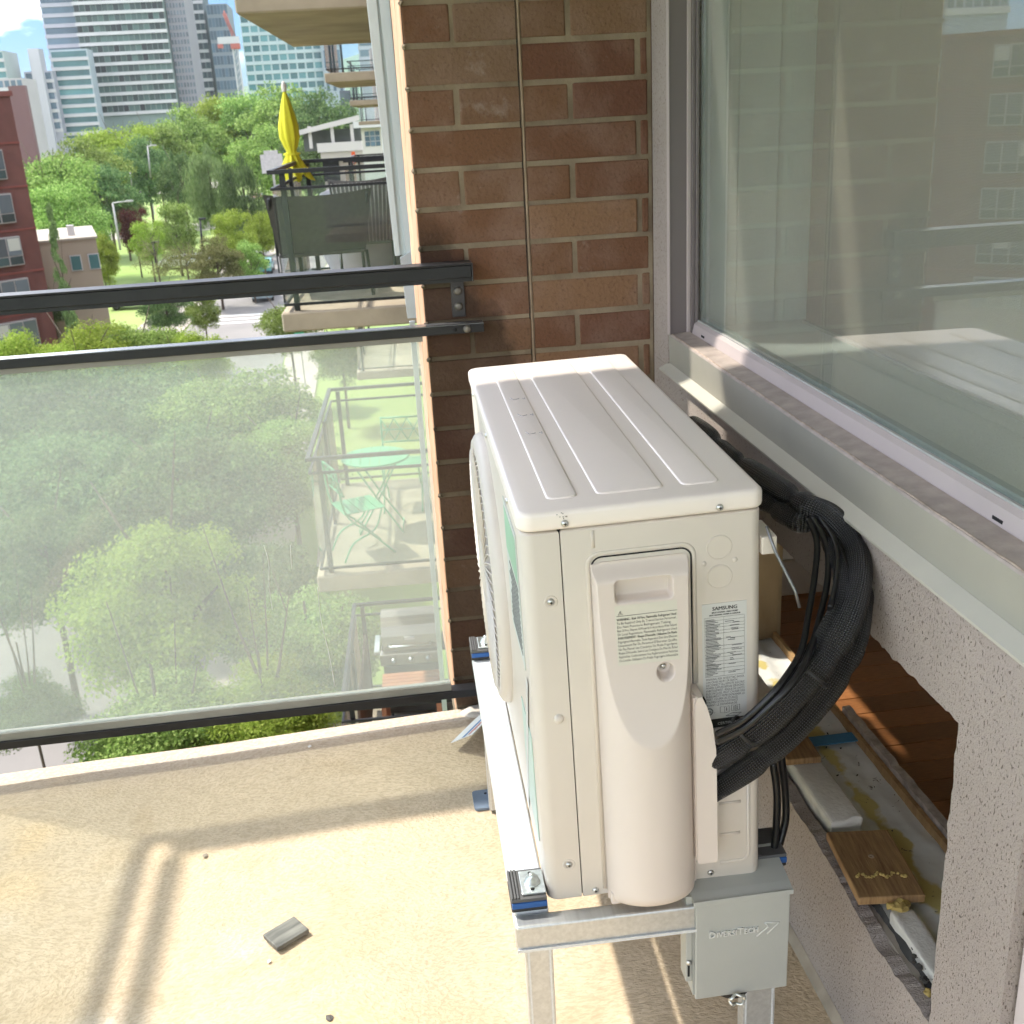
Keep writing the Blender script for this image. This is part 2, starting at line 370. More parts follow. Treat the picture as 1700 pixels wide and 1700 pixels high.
def mortar_material():
    m = mat('mortar', (.30, .24, .165), .9, c2=(.16, .12, .08), vs=11); t, b = nodes_of(m); geo = nd(t, 'ShaderNodeNewGeometry')
    c = b.inputs['Base Color'].links[0].from_socket
    def noise(sc, det=4, rough=.5):
        n = nd(t, 'ShaderNodeTexNoise'); n.inputs['Scale'].default_value = sc; n.inputs['Detail'].default_value = det; t.links.new(geo.outputs['Position'], n.inputs['Vector']); return n.outputs['Fac']
    t.links.new(damp(t, geo, c, noise), b.inputs['Base Color'])
    bp = nd(t, 'ShaderNodeBump'); bp.inputs['Strength'].default_value = .8; bp.inputs['Distance'].default_value = .003; t.links.new(noise(90, 5), bp.inputs['Height']); t.links.new(bp.outputs[0], b.inputs['Normal'])
    return m
mortar_m = mortar_material()
HC = .076; Z0 = -.007; XP = -.4862
pier = thing('brick_pier', 'brown brick pier beside the window with a damp stain round the rail fixings', 'wall', loc=(XP/2, .2, -.02))
PM = Matrix.Translation((-XP/2, -.2, .02))
def pobj(name, bm, m, par=pier, inv=Vector((-XP/2, -.2, .02)), **k):
    bmesh.ops.translate(bm, vec=inv, verts=bm.verts); return obj(name, bm, m, par, **k)
pobj('mortar', B(XP+.003, -.001, .0025, .445, -.16, 2.03), mortar_m)
XJ = -.262
rowA = [(XP, -.392), (-.392, XJ), (XJ, -.166), (-.166, -.004)]; rowB = [(XP, XJ), (XJ, -.028), (-.028, -.004)]
for i in range(-6, 20):
    zt = Z0+(20-i)*HC-.0047; zb = Z0+(19-i)*HC+.0047
    if zt > 2.02: continue
    row = rowA if i % 2 == 0 else rowB
    for k, (a, b_) in enumerate(row):
        a2 = a+(.0045 if k else 0)+rnd.uniform(-.001, .001); b2 = b_-.0045+rnd.uniform(-.001, .001)
        if abs(b_-XJ) < 1e-6: b2 = b_-.003
        if abs(a-XJ) < 1e-6: a2 = a+.003
        yy = rnd.uniform(-.0012, .0012)
        bm = B(a2, b2, yy, .088, zb+rnd.uniform(-.0009, .0009), zt+rnd.uniform(-.0009, .0009), .0032, 2)
        for v in bm.verts: v.co += Vector((rnd.uniform(-.0007, .0007), rnd.uniform(-.0005, .0004), rnd.uniform(-.0008, .0008)))
        pobj('brick', bm, brick_m)
    # second wythe, seen only on the sunlit end of the pier
    for y0, y1 in (((.104, .33), (.339, .44)) if i % 2 else ((.104, .20), (.209, .44))):
        pobj('brick', B(XP, XP+.08, y0, y1, zb, zt, .002, 1), brick_m)
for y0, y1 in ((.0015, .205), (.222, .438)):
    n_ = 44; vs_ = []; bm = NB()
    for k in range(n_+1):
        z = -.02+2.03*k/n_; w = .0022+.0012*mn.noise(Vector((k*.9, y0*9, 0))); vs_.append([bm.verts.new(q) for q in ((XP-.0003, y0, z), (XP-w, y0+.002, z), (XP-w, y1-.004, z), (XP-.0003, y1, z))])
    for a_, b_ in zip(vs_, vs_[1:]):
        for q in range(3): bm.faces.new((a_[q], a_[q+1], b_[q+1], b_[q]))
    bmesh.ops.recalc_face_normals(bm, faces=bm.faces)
    pobj('sun_tinted_end', bm, mat('sun_tinted_end', (.62, .38, .24), .9, c2=(.50, .27, .16), vs=7, bump=.4, bs=60))  # thin peach skin over the brick end, sunlight painted into its colour
# control joint with a bead of sealant
pts = [(XJ+.001*mn.noise(Vector((0, 0, k*.9))), 0.0016+.0008*mn.noise(Vector((5, 0, k*.7))), -.02+k*.03) for k in range(69)]
pobj('sealant_joint', tube(pts, lambda s: .0027, 8), caulk)
pts = [(XJ-.0055+.0008*mn.noise(Vector((9, 0, k*.9))), 0.0008, -.02+k*.03) for k in range(69)]
pobj('joint_gap', tube(pts, .0010, 6), dark_in)
# mortar crumbs standing proud at the corner, one at each bed joint
for i in range(-4, 20):
    z = Z0+(20-i)*HC
    bm = NB(); bmesh.ops.create_icosphere(bm, subdivisions=2, radius=1)
    for v in bm.verts: v.co = Vector((XP+.001+v.co.x*.0045, .001+v.co.y*.006, z+v.co.z*.005))
    displaced(bm, .003, 180, i); pobj('mortar_crumb', bm, mortar_m)
# metal channel fixed behind the pier
chn = thing('metal_channel', 'pale blue-grey ribbed metal channel running up behind the brick pier', 'channel', loc=(-.5, .6, .98))
for k, (xa, xb, nm) in enumerate(((-.024, -.012, 'rib'), (-.011, .004, 'web'), (.005, .018, 'rib'), (.019, .036, 'web'))):
    yo = -.012 if nm == 'rib' else 0
    bm = poly([(xa, yo, 0), (xb, yo, 0), (xb-.006*1, yo, 1.1), (xa-.026, yo, 1.1)], (0, .02, 0)); obj(nm, bm, mat('channel_paint', (.66, .74, .76), .45, var=.04, vs=3), chn)
obj('end_clip', poly([(-.006, -.02, -.16), (.02, -.02, -.16), (.02, -.02, .012), (-.012, -.02, -.006)], (0, .02, 0)), mat('clip_white', (.62, .68, .72), .4), chn)
obj('tail_strip', B(-.002, .012, -.01, .0, -1.4, -.17), mat('clip_white', (.6, .6, .6)), chn)
# ---------------------------------------------------------------- window wall: stucco with the hole cut in it
def stucco_material():
    m = mat('stucco', (.41, .355, .32), .92, var=.07, vs=5); t, b = nodes_of(m); tc = nd(t, 'ShaderNodeTexCoord')
    mp = nd(t, 'ShaderNodeMapping'); mp.inputs['Scale'].default_value = (1, 1, .5); t.links.new(tc.outputs['Object'], mp.inputs[0])
    n = nd(t, 'ShaderNodeTexNoise'); n.inputs['Scale'].default_value = 300; n.inputs['Detail'].default_value = 4; n.inputs['Roughness'].default_value = .6; t.links.new(tc.outputs['Object'], n.inputs['Vector'])
    v = nd(t, 'ShaderNodeTexNoise'); v.inputs['Scale'].default_value = 380; v.inputs['Detail'].default_value = 3; v.inputs['Distortion'].default_value = .6; t.links.new(mp.outputs[0], v.inputs['Vector'])
    pit = nd(t, 'ShaderNodeMapRange'); pit.inputs[1].default_value = .38; pit.inputs[2].default_value = .33; t.links.new(v.outputs['Fac'], pit.inputs[0])
    base = b.inputs['Base Color'].links[0].from_socket
    x = nd(t, 'ShaderNodeMix', data_type='RGBA'); t.links.new(pit.outputs[0], x.inputs['Factor']); t.links.new(base, x.inputs['A']); x.inputs['B'].default_value = (.15, .115, .09, 1); t.links.new(x.outputs['Result'], b.inputs['Base Color'])
    h = nd(t, 'ShaderNodeMath', operation='MULTIPLY_ADD'); h.inputs[1].default_value = -1.6; t.links.new(pit.outputs[0], h.inputs[0]); t.links.new(n.outputs['Fac'], h.inputs[2])
    bp = nd(t, 'ShaderNodeBump'); bp.inputs['Strength'].default_value = .9; bp.inputs['Distance'].default_value = .003; t.links.new(h.outputs[0], bp.inputs['Height']); t.links.new(bp.outputs[0], b.inputs['Normal'])
    return m
stucco = stucco_material()
raw_edge = mat('raw_render_edge', (.50, .44, .36), .95, var=.25, vs=40, bump=.8, bs=90)
OY0, OY1, OZ0, OZ1 = -1.306, -.27, .243, .655       # hole in the wall
WX, WY = 0.0, -1.44
wall = thing('window_wall', 'grey stucco wall under the window with a rectangular hole cut through it', 'wall', loc=(0, -.7, 0))
def wobj(name, bm, m, **k):
    bmesh.ops.translate(bm, vec=Vector((0, .7, 0)), verts=bm.verts); return obj(name, bm, m, wall, **k)
def jag(a, b, n, amp, ax, seed=0):
    o = []
    for k in range(1, n):
        s = k/n; y = a[0]+(b[0]-a[0])*s; z = a[1]+(b[1]-a[1])*s; d = amp*mn.noise(Vector((s*n*.35, seed, 0)))+amp*.5*mn.noise(Vector((s*n*.9, seed, 4)))
        o.append((y+(d if ax == 'y' else 0), z+(d if ax == 'z' else 0)))
    return o
TH = .022
def yz(pts, x0=0.0, th=TH, bm=None): return poly([(x0, y, z) for y, z in pts], (th, 0, 0), bm)
pt = [(OY1, .80), (OY1, OZ1)]+jag((OY1, OZ1), (OY0, OZ1), 150, .0045, 'z', 1)+[(OY0, OZ1), (OY0, .80)]
bm = yz(pt)
yz([(OY0, .80), (OY0, OZ1)]+jag((OY0, OZ1), (OY0, OZ0), 40, .005, 'y', 2)+[(OY0, OZ0), (OY0, -.05), (WY, -.05), (WY, .80)], bm=bm)
low = [(OY0, OZ0-.01)]
for k in range(1, 240):
    s = k/240; y = OY0+(OY1-OY0)*s
    d = .006*mn.noise(Vector((s*13, 3, 0)))+.003*mn.noise(Vector((s*41, 8, 0)))+.0025*mn.noise(Vector((s*97, 8, 5)))
    d -= .014*math.exp(-((y+1.15)/.09)**2)*(.8+.3*mn.noise(Vector((s*31, 1, 2))))
    low.append((y, OZ0-.01+d+.018*s))
yz(low+[(OY1, OZ0+.008), (OY1, -.05), (OY0, -.05)], bm=bm)
yz([(0-.0005, .80), (OY1, .80), (OY1, -.05), (-.0005, -.05)], bm=bm)
wobj('stucco_face', bm, stucco)
bm = NB(); box(bm, 0, .2, -.112, -.0005, .8005, 2.03); wobj('stucco_return', bm, stucco)
wobj('stucco_head', B(0, .2, -2.2, -.113, 1.9, 2.03), stucco)
# wall core: plywood, studs, foam, plastic sheet
ply = mat('plywood', (.30, .17, .07), .75, c2=(.42, .27, .12), vs=14, stretch=(1, 8, 1), bump=.15, bs=30)
foam = mat('white_foam', (.72, .69, .63), .9, var=.1, vs=12, bump=.5, bs=120, bdist=.003)
def sheet_material():
    m = mat('plastic_sheet', (.66, .67, .64), .42, var=.08, vs=6, bump=.6, bs=9, bdist=.02); t, b = nodes_of(m); tc = nd(t, 'ShaderNodeTexCoord')
    s = nd(t, 'ShaderNodeSeparateXYZ'); t.links.new(tc.outputs['Object'], s.inputs[0])
    n = nd(t, 'ShaderNodeTexNoise'); n.inputs['Scale'].default_value = 16; n.inputs['Detail'].default_value = 6; t.links.new(tc.outputs['Object'], n.inputs['Vector'])
    a = nd(t, 'ShaderNodeMath', operation='SUBTRACT'); a.inputs[1].default_value = .118; t.links.new(s.outputs['X'], a.inputs[0]); c = nd(t, 'ShaderNodeMath', operation='ABSOLUTE'); t.links.new(a.outputs[0], c.inputs[0])
    d = nd(t, 'ShaderNodeMath', operation='MULTIPLY_ADD'); d.inputs[1].default_value = -9.0; t.links.new(c.outputs[0], d.inputs[0]); t.links.new(n.outputs['Fac'], d.inputs[2])
    r = nd(t, 'ShaderNodeMapRange'); r.inputs[1].default_value = .36; r.inputs[2].default_value = .44; t.links.new(d.outputs[0], r.inputs[0])
    base = b.inputs['Base Color'].links[0].from_socket
    x = nd(t, 'ShaderNodeMix', data_type='RGBA'); t.links.new(r.outputs[0], x.inputs['Factor']); t.links.new(base, x.inputs['A']); x.inputs['B'].default_value = (.50, .42, .16, 1)
    n2 = nd(t, 'ShaderNodeTexNoise'); n2.inputs['Scale'].default_value = 48; n2.inputs['Detail'].default_value = 3; t.links.new(tc.outputs['Object'], n2.inputs['Vector'])
    r2 = nd(t, 'ShaderNodeMapRange'); r2.inputs[1].default_value = .69; r2.inputs[2].default_value = .72; n2.inputs['Distortion'].default_value = 1.2; n2.inputs['Scale'].default_value = 60; t.links.new(n2.outputs['Fac'], r2.inputs[0])
    y = nd(t, 'ShaderNodeMix', data_type='RGBA'); t.links.new(r2.outputs[0], y.inputs['Factor']); t.links.new(x.outputs['Result'], y.inputs['A']); y.inputs['B'].default_value = (.07, .06, .045, 1)
    t.links.new(y.outputs['Result'], b.inputs['Base Color']); return m
sheet_m = sheet_material()
wobj('wall_core', B(.0225, .20, -1.9, -.002, -.05, .225), mat('core_render', (.35, .31, .26), .9))
bm = NB(); box(bm, .0225, .20, -1.9, OY0-.002, .226, .80); box(bm, .0225, .20, OY1+.002, -.002, .226, .80); box(bm, .0225, .20, OY0-.001, OY1+.001, OZ1+.006, .80)
wobj('wall_cavity', bm, mat('cavity', (.42, .33, .20), .9, var=.2, vs=10))
# tar paper and crumbs behind the broken lip
bm = NB(); n = 70; A = []; Bq = []
for k in range(n+1):
    y = OY0+(OY1-OY0)*k/n; A.append((.023, y, .216+.010*mn.noise(Vector((y*30, 0, 0))))); Bq.append((.036, y, .232+.010*mn.noise(Vector((y*25, 7, 0)))))
va = [bm.verts.new(p) for p in A]; vb = [bm.verts.new(p) for p in Bq]
for k in range(n): bm.faces.new((va[k], va[k+1], vb[k+1], vb[k]))
wobj('tar_paper', bm, mat('tar_paper', (.06, .058, .055), .8, var=.3, vs=30, bump=.6, bs=60))
# plastic sheet over the sill of the hole, gently crumpled
bm = NB(); nx_, ny_ = 24, 90; G = []
for j in range(ny_+1):
    row = []
    for i in range(nx_+1):
        x = .036+(.188-.036)*i/nx_; y = OY0+.001+(OY1-OY0)*j/ny_
        row.append(bm.verts.new((x, y, .231+.006*mn.noise(Vector((x*22, y*9, 1)))+.003*mn.noise(Vector((x*60, y*22, 3))))))
    G.append(row)
for j in range(ny_):
    for i in range(nx_): bm.faces.new((G[j][i], G[j][i+1], G[j+1][i+1], G[j+1][i])).smooth = True
wobj('plastic_sheet', bm, sheet_m)
bm = B(.028, .082, -.94, -.45, .222, .262, .006, 3); bmesh.ops.subdivide_edges(bm, edges=bm.edges, cuts=5, use_grid_fill=True); displaced(bm, .004, 45, 3); wobj('foam_strip', bm, foam, smooth=True)
bm = B(.036, .070, -1.303, -1.125, .222, .246, .003, 2); bmesh.ops.subdivide_edges(bm, edges=bm.edges, cuts=5, use_grid_fill=True); displaced(bm, .002, 60, 9); wobj('foam_strip', bm, foam, smooth=True)
wobj('blue_tape', B(.10, .186, -.70, -.672, .2385, .2405), mat('blue_tape', (.05, .20, .36), .6))
# drywall edge and wood trim on the room side
pts = [(.198, OY0-.3+k*.02, .252+.0025*mn.noise(Vector((k*.8, 2, 0)))) for k in range(60)]
bm = NB(); vt = []
for k in range(61):
    y = -1.6+k*.0165*1.0; w = .0035*mn.noise(Vector((k*.7, 0, 0))); w2 = .003*mn.noise(Vector((k*.7, 5, 0)))
    vt.append([bm.verts.new(q) for q in ((.189+w*.5, y, .20), (.189+w, y, .256+w2), (.203+w2, y, .257+w), (.203, y, .20))])
for k in range(60):
    for q in range(3): bm.faces.new((vt[k][q], vt[k][q+1], vt[k+1][q+1], vt[k+1][q]))
bmesh.ops.recalc_face_normals(bm, faces=bm.faces)
wobj('drywall_edge', bm, mat('drywall_edge', (.50, .42, .35), .95, var=.25, vs=50, bump=.8, bs=100))
wobj('wood_strip', B(.180, .1875, OY0, OY1, .225, .247), ply)
wobj('jamb_board', B(.03, .19, OY1-.006, OY1+.0015, .235, .655), mat('jamb_stain', (.52, .42, .26), .8, c2=(.22, .15, .08), vs=7, stretch=(1, 1, .4)))
wobj('pale_trim', B(.012, .2, -1.9, WY-.004, -.05, .80, .003), mat('trim_pink', (.56, .50, .49), .6, var=.03))
# base fillet where floor coating turns up
wobj('base_fillet', poly([(-.012, 0-.002, 0), (0-.0005, -.002, .014), (0-.0005, -1.44, .014), (-.012, -1.44, 0)], (0, 0, -.01)), mat('fillet', (.42, .36, .28), .8, var=.2, vs=20))
# loose pieces lying in the hole
def wood_mat():
    m = mat('weathered_board', (.40, .25, .11), .7, c2=(.19, .10, .045), vs=16, stretch=(10, 1.2, 1), bump=.4, bs=40); return m
bm = B(-.047, .047, -.075, .075, 0, .013, .002, 2)
bd = obj('wood_board', bm, wood_mat(), None); bd.location = (.053, -1.035, .2440); bd.rotation_euler = (0, .03, -.10); tag(bd, 'short weathered plywood board lying on the sill of the hole', 'board')
bd2 = obj('wood_board', B(-.03, .03, -.10, .06, 0, .012, .002, 2), MATS['weathered_board'], None); bd2.location = (.050, -.685, .2635); bd2.rotation_euler = (0, .02, -.04); tag(bd2, 'second plywood offcut farther back in the hole, behind the braided hoses', 'board')
bm = NB()
for k in range(26):
    x = -.036+k*.0028+rnd.uniform(-.001, .001); bmesh.ops.create_icosphere(bm, subdivisions=1, radius=rnd.uniform(.0018, .0036), matrix=Matrix.Translation((x, -.030+.004*math.sin(k*.7)+rnd.uniform(-.003, .003), .0135)))
obj('dried_foam', bm, mat('yellow_foam', (.55, .40, .13), .9, var=.2, vs=60, bump=.5, bs=200), bd, smooth=True)
bm = lathe([(0, .0132), (.004, .0134), (.0045, .0142), (.003, .0142), (.0026, .0134), (0, .0134)], 16, M=Matrix.Translation((0, .012, 0))); obj('nail_ring', bm, mat('nail', (.4, .3, .2), .6), bd)
bm = NB(); bmesh.ops.create_icosphere(bm, subdivisions=3, radius=1)
for v in bm.verts: v.co = Vector((v.co.x*.016, v.co.y*.010, v.co.z*.009))
displaced(bm, .006, 120, 5); fm = obj('foam_lump', bm, MATS['yellow_foam'], None, smooth=True); fm.location = (.052, -1.118, .246); tag(fm, 'yellow lump of dried foam stuck to the front end of the plywood board', 'foam')
bm = NB(); bmesh.ops.create_icosphere(bm, subdivisions=3, radius=.006); displaced(bm, .004, 160, 2); fm = obj('foam_lump', bm, MATS['yellow_foam'], None, smooth=True); fm.location = (.022, -1.262, .236); tag(fm, 'small yellow foam crumb in the narrow front corner of the hole', 'foam')
bm = NB()
for k in range(60):
    s = rnd.uniform(.001, .0045)*(1 if k < 36 else .45)
    if k < 36: x, y, z = rnd.uniform(.024, .05), rnd.uniform(-1.295, -1.19), .238
    else: x, y, z = rnd.uniform(.04, .18), rnd.uniform(-1.1, -.65), .239
    bmesh.ops.create_icosphere(bm, subdivisions=1, radius=s, matrix=Matrix.Translation((x+.001*k/60, y, z)))
displaced(bm, .0015, 300, 3)
o = obj('crumbs', bm, mat('debris', (.05, .045, .04), .9), None, kind='stuff'); tag(o, 'dark crumbs of render and tar scattered on the sill of the hole', 'debris')
# ---------------------------------------------------------------- room behind the wall
room_w = mat('room_wall', (.75, .70, .62), .85, var=.03)
bm = NB(); box(bm, .2005, 2.8, .02, .1, .15, 1.97); box(bm, 2.8, 2.9, -4, .1, .15, 1.97); box(bm, .2005, 2.8, -4.1, -4, .15, 1.97)
obj('room_walls', bm, room_w, kind='structure'); obj('room_ceiling', B(.2005, 2.9, -4.1, .1, 1.97, 2.03), room_w, kind='structure')
obj('room_subfloor', B(.2055, 2.8, -4, .02, .12, .170), ply, kind='structure')
hw = mat('hardwood', (.33, .14, .05), .35, c2=(.20, .08, .028), vs=10, stretch=(6, 60, 1), rand=.18, spec=.5)
fl = thing('hardwood_floor', 'orange-brown hardwood strip floor seen through the hole in the wall', 'floor', loc=(1, -1, .17))
k = 0; y = -1.35
while y < 0.0:
    x = .2057-1
    off = rnd.uniform(.25, .8)
    for seg in (off, .75, 1.1):
        o = obj('floor_plank', B(x+.0006, min(x+seg-.0006, 1.78), y+1+.0005, y+1+.0565, 0, .02, .0008, 1), hw, fl); x += seg
    y += .058
base = obj('baseboard', B(.2057, 2.79, .004, .0195, .191, .28, .003), mat('baseboard_paint', (.42, .36, .30), .5), None); tag(base, 'beige baseboard at the foot of the far room wall', 'baseboard')
vent = thing('floor_grille', 'dark wooden floor register with slots near the baseboard', 'grille', loc=(.56, -.30, .1905))
obj('frame', B(-.13, .16, -.045, .045, 0, .010, .003), mat('dark_wood', (.12, .045, .015), .4, c2=(.07, .025, .01)), vent)
for k in range(6): obj('slat', B(-.115, .145, -.034+k*.0125, -.029+k*.0125, .010, .0125), MATS['dark_wood'], vent)
# ---------------------------------------------------------------- window
win = thing('window', 'large fixed window with taupe side jamb and pinkish vinyl bottom frame', 'window', loc=(.03, -.112, .87))
def vobj(name, bm, m, **k):
    bmesh.ops.translate(bm, vec=Vector((-.03, .112, -.87)), verts=bm.verts); return obj(name, bm, m, win, **k)
YE = -2.3
vobj('jamb_cover', B(.0015, .036, -.122, -.1125, .866, 1.9), frame_dark)
vobj('jamb_bead', B(-.0005, .0022, -.1245, -.1105, .8655, 1.9, .0005, 1), frame_pink)
vobj('side_frame', B(.036, .043, -.129, -.1125, .868, 1.9, .001), frame_pink)
vobj('side_frame', B(.0433, .050, -.135, -.1125, .868, 1.9, .001), frame_dark)
vobj('side_frame', B(.0503, .056, -.140, -.1125, .868, 1.9, .001), frame_dark)
bm = poly([(.041, y0, z) for y0, z in ()], None) if False else NB()
poly([(.042, -.14, .866), (.047, -.14, .888), (.054, -.14, .8925), (.078, -.14, .8925), (.078, -.14, .866)], (0, YE+.14, 0), bm)
vobj('bottom_frame', bm, frame_pink)
vobj('gasket', B(.0545, .0585, YE, -.14, .8926, .8955), mat('gasket', (.45, .45, .43), .5))
for yy in (-.205, -1.265): vobj('weep_slot', B(.0435, .0455, yy-.014, yy+.006, .8725, .8765), dark_in)
vobj('top_frame', B(.042, .078, YE, -.14, 1.88, 1.9), frame_pink)
vobj('glass_pane', B(.0585, .0625, YE, -.1405, .893, 1.88), win_glass)
vobj('spacer_bar', B(.063, .074, YE, -.141, .893, .901), mat('spacer', (.42, .52, .50), .35, metal=.3))
vobj('spacer_bar', B(.063, .074, -.151, -.141, .901, 1.88), MATS['spacer'])
# interior stool, reveal and the folded shutter panels beside the glass
vobj('interior_sill', B(.0785, .40, YE, -.115, .858, .878, .004), mat('interior_white', (.80, .82, .78), .4, var=.02))
for k, (a, b_) in enumerate(((.08, .115), (.117, .135), (.137, .215), (.217, .300))):
    vobj('reveal_panel', B(a, b_, -.135+.004*(k % 2), -.108, .8785, 1.9), mat('reveal_paint', (.84, .90, .84), .6, var=.03))
def shade_mat():
    m = mat('shade_fabric', (.36, .30, .24), .9, var=.06, vs=5); t, b = nodes_of(m); tc = nd(t, 'ShaderNodeTexCoord')
    w = nd(t, 'ShaderNodeTexWave'); w.bands_direction = 'Z'; w.inputs['Scale'].default_value = 160; w.inputs['Distortion'].default_value = 1.5; t.links.new(tc.outputs['Object'], w.inputs['Vector'])
    bp = nd(t, 'ShaderNodeBump'); bp.inputs['Strength'].default_value = .4; bp.inputs['Distance'].default_value = .001; t.links.new(w.outputs['Fac'], bp.inputs['Height']); t.links.new(bp.outputs[0], b.inputs['Normal']); return m
vobj('roller_shade', B(.268, .272, YE, -.175, .885, 1.9), shade_mat()); vobj('shade_bar', B(.262, .278, YE, -.172, .8785, .8845), mat('shade_bar', (.5, .47, .42), .5))
vobj('curtain_edge', B(.305, .36, -.150, -.122, .8785, 1.9, .005), mat('dark_curtain', (.13, .10, .085), .9, var=.15, vs=10))
# sill flashing
fls = thing('sill_flashing', 'long grey-green metal sill flashing with a pale lip under the window', 'sill', loc=(0, -.11, .80))
def fobj(name, bm, m, **k):
    bmesh.ops.translate(bm, vec=Vector((0, .11, -.80)), verts=bm.verts); return obj(name, bm, m, fls, **k)
fobj('drip_lip', poly([(-.017, -.105, .7955), (.0035, -.105, .806), (.0035, -.105, .802), (-.0165, -.105, .792)], (0, YE+.105, 0)), mat('lip_paint', (.50, .485, .42), .45, var=.05))
fobj('fascia', poly([(.0035, -.110, .8062), (.002, -.110, .863), (.021, -.110, .863), (.021, -.110, .802)], (0, YE+.11, 0)), flash_m)
fobj('sill_top', poly([(.0018, -.1125, .8633), (.0035, -.1125, .8660), (.0415, -.1125, .8700), (.0415, -.1125, .8645)], (0, YE+.1125, 0)), sill_m)
pts = [(.006+.0012*mn.noise(Vector((k*.6, 0, 0))), -.115-k*.018, .8662) for k in range(120)]
fobj('flaking_edge', tube(pts, lambda s: .0015+.0008*mn.noise(Vector((s*80, 3, 0))), 6), mat('flaking_paint', (.50, .40, .33), .9, var=.25, vs=80))
# ---------------------------------------------------------------- our glass railing
rail = thing('glass_railing', 'black metal balcony railing with a dusty greenish glass panel in front', 'railing', loc=(-1.0, -.03, 0))
def robj(name, bm, m=black_metal, **k):
    bmesh.ops.translate(bm, vec=Vector((1.0, .03, 0)), verts=bm.verts); return obj(name, bm, m, rail, **k)
XE = -.388
bm = NB(); box(bm, -1.72, XE, -.052, -.012, 1.0, 1.0255, .002, 2); box(bm, -1.72, XE, -.058, -.008, 1.0260, 1.030, .001); box(bm, -1.72, XE, -.046, -.016, .992, .9995)
robj('top_rail', bm)
robj('rail_end_cap', B(XE, XE+.002, -.056, -.010, .9925, 1.029, .0005), mat('cap_metal', (.05, .05, .055), .3))
bm = B(-1.72, XE+.018, -.05, -.020, .888, .9055, .0015); robj('middle_rail', bm)
robj('rail_cap_strip', B(-1.72, XE+.0175, -.0515, -.0185, .9058, .9078), mat('rail_highlight', (.10, .105, .11), .22, spec=.7))
robj('glass_channel', B(-1.70, -.497, -.041, -.029, .876, .8878), mat('seal_beige', (.27, .26, .22), .6))
robj('glass_panel', B(-1.709, -.500, -.038, -.032, .0835, .8755), rail_glass)
bm = B(-1.72, XE+.02, -.05, -.018, .047, .066, .001); robj('bottom_rail', bm)
robj('glass_channel', B(-1.70, -.497, -.045, -.024, .0663, .0832), mat('seal_beige', (.4, .4, .4)))
drip = mat('drip_mark', (.8, .8, .76), .8)
for P in (((438, 905), (446, 935), (447, 975), (452, 1012)), ((527, 975), (533, 1030), (546, 1085), (556, 1140)), ((482, 905), (484, 945))):
    robj('drip_mark', tube([on(x, y, 1, -.0384) for x, y in P], .0007, 5, smooth=6), drip)
# fixing bracket with two bolts, and bolts through the rails
robj('wall_bracket', B(-.430, -.402, -.006, -.0015, .915, .998, .0012), mat('bracket_dark', (.06, .055, .055), .4, metal=.4, var=.2))
def bolt(x, y, z, r=.0075, par=None, m=None, name='bolt'):
    bm = lathe([(r*1.25, 0), (r*1.25, .0015), (r, .002), (r, .005), (r*.8, .0062), (0, .0066)], 14, M=Matrix.Translation((x, y, z)) @ Matrix.Rotation(math.pi/2, 4, 'X')); return robj(name, bm, m or mat('bolt_steel', (.22, .20, .17), .45, metal=.6, var=.2, vs=60))
bolt(-.416, -.006, .969); bolt(-.416, -.006, .937)
bolt(-.405, -.050, .8968, .0065); bolt(-.395, -.05, .054, .005)
bm = lathe([(.004, 0), (.004, .001), (0, .001)], 12, M=Matrix.Translation((-.430, -.0500, .897)) @ Matrix.Rotation(math.pi/2, 4, 'X')); robj('screw_hole', bm, dark_in)
# left return of the railing, outside the frame, and corner posts
robj('top_rail', B(-1.730, -1.695, -2.8, -.063, 1.0, 1.030, .001)); robj('middle_rail', B(-1.73, -1.695, -2.8, -.051, .888, .9055)); robj('bottom_rail', B(-1.73, -1.695, -2.8, -.051, .042, .066))
robj('glass_panel', B(-1.7155, -1.7095, -2.79, -.032, .0665, .8875), rail_glass)
# debris on the balcony floor
sh = obj('rubber_shim', B(-.032, .032, -.024, .024, 0, .009, .0015), mat('shim_dark', (.05, .05, .045), .6, c2=(.22, .22, .19), vs=10, stretch=(1, 7, 1)), None)
sh.location = (-.846, -.688, dz(-.846)+.003); sh.rotation_euler = (0, 0, .62); tag(sh, 'black scuffed square rubber pad lying on the balcony floor', 'pad')
for q, (x, y, s, mm) in enumerate(((-.872, -.744, .004, (.8, .8, .8)), (-.766, -.895, .007, (.12, .11, .1)), (-1.02, -.42, .006, (.3, .26, .2)), (-.83, -.07, .005, (.75, .74, .7)))):
    bm = NB(); bmesh.ops.create_icosphere(bm, subdivisions=1, radius=s)
    for v in bm.verts: v.co.z *= .35
    o = obj('chip', displaced(bm, s*.5, 200, q), mat('chip%d' % q, mm, .8), None); o.location = (x, y, dz(x)+s*.3+.001)
    tag(o, ['tiny white flake beside the black rubber pad', 'small dark sliver on the floor left of the stand leg', 'tiny tan pebble lying in the shadow band on the floor', 'small white chip near the outer slab edge'][q], 'chip')
bm = NB(); bmesh.ops.create_icosphere(bm, subdivisions=3, radius=1)
for v in bm.verts: v.co = Vector((v.co.x*.045, v.co.y*.022, max(v.co.z, -.2)*.014))
displaced(bm, .006, 40, 6); o = obj('mortar_heap', bm, mat('plaster_white', (.60, .55, .48), .9, bump=.4, bs=80), None, smooth=True); o.location = (-.435, -.022, -.012); tag(o, 'pale smear of mortar at the foot of the brick pier', 'mortar')
pm = Matrix.Translation((0, 0, 0))
pap = thing('printed_strip', 'white packaging strip with a blue line and red lettering leaning against the stand', 'strip', loc=(-.445, -.125, .022))
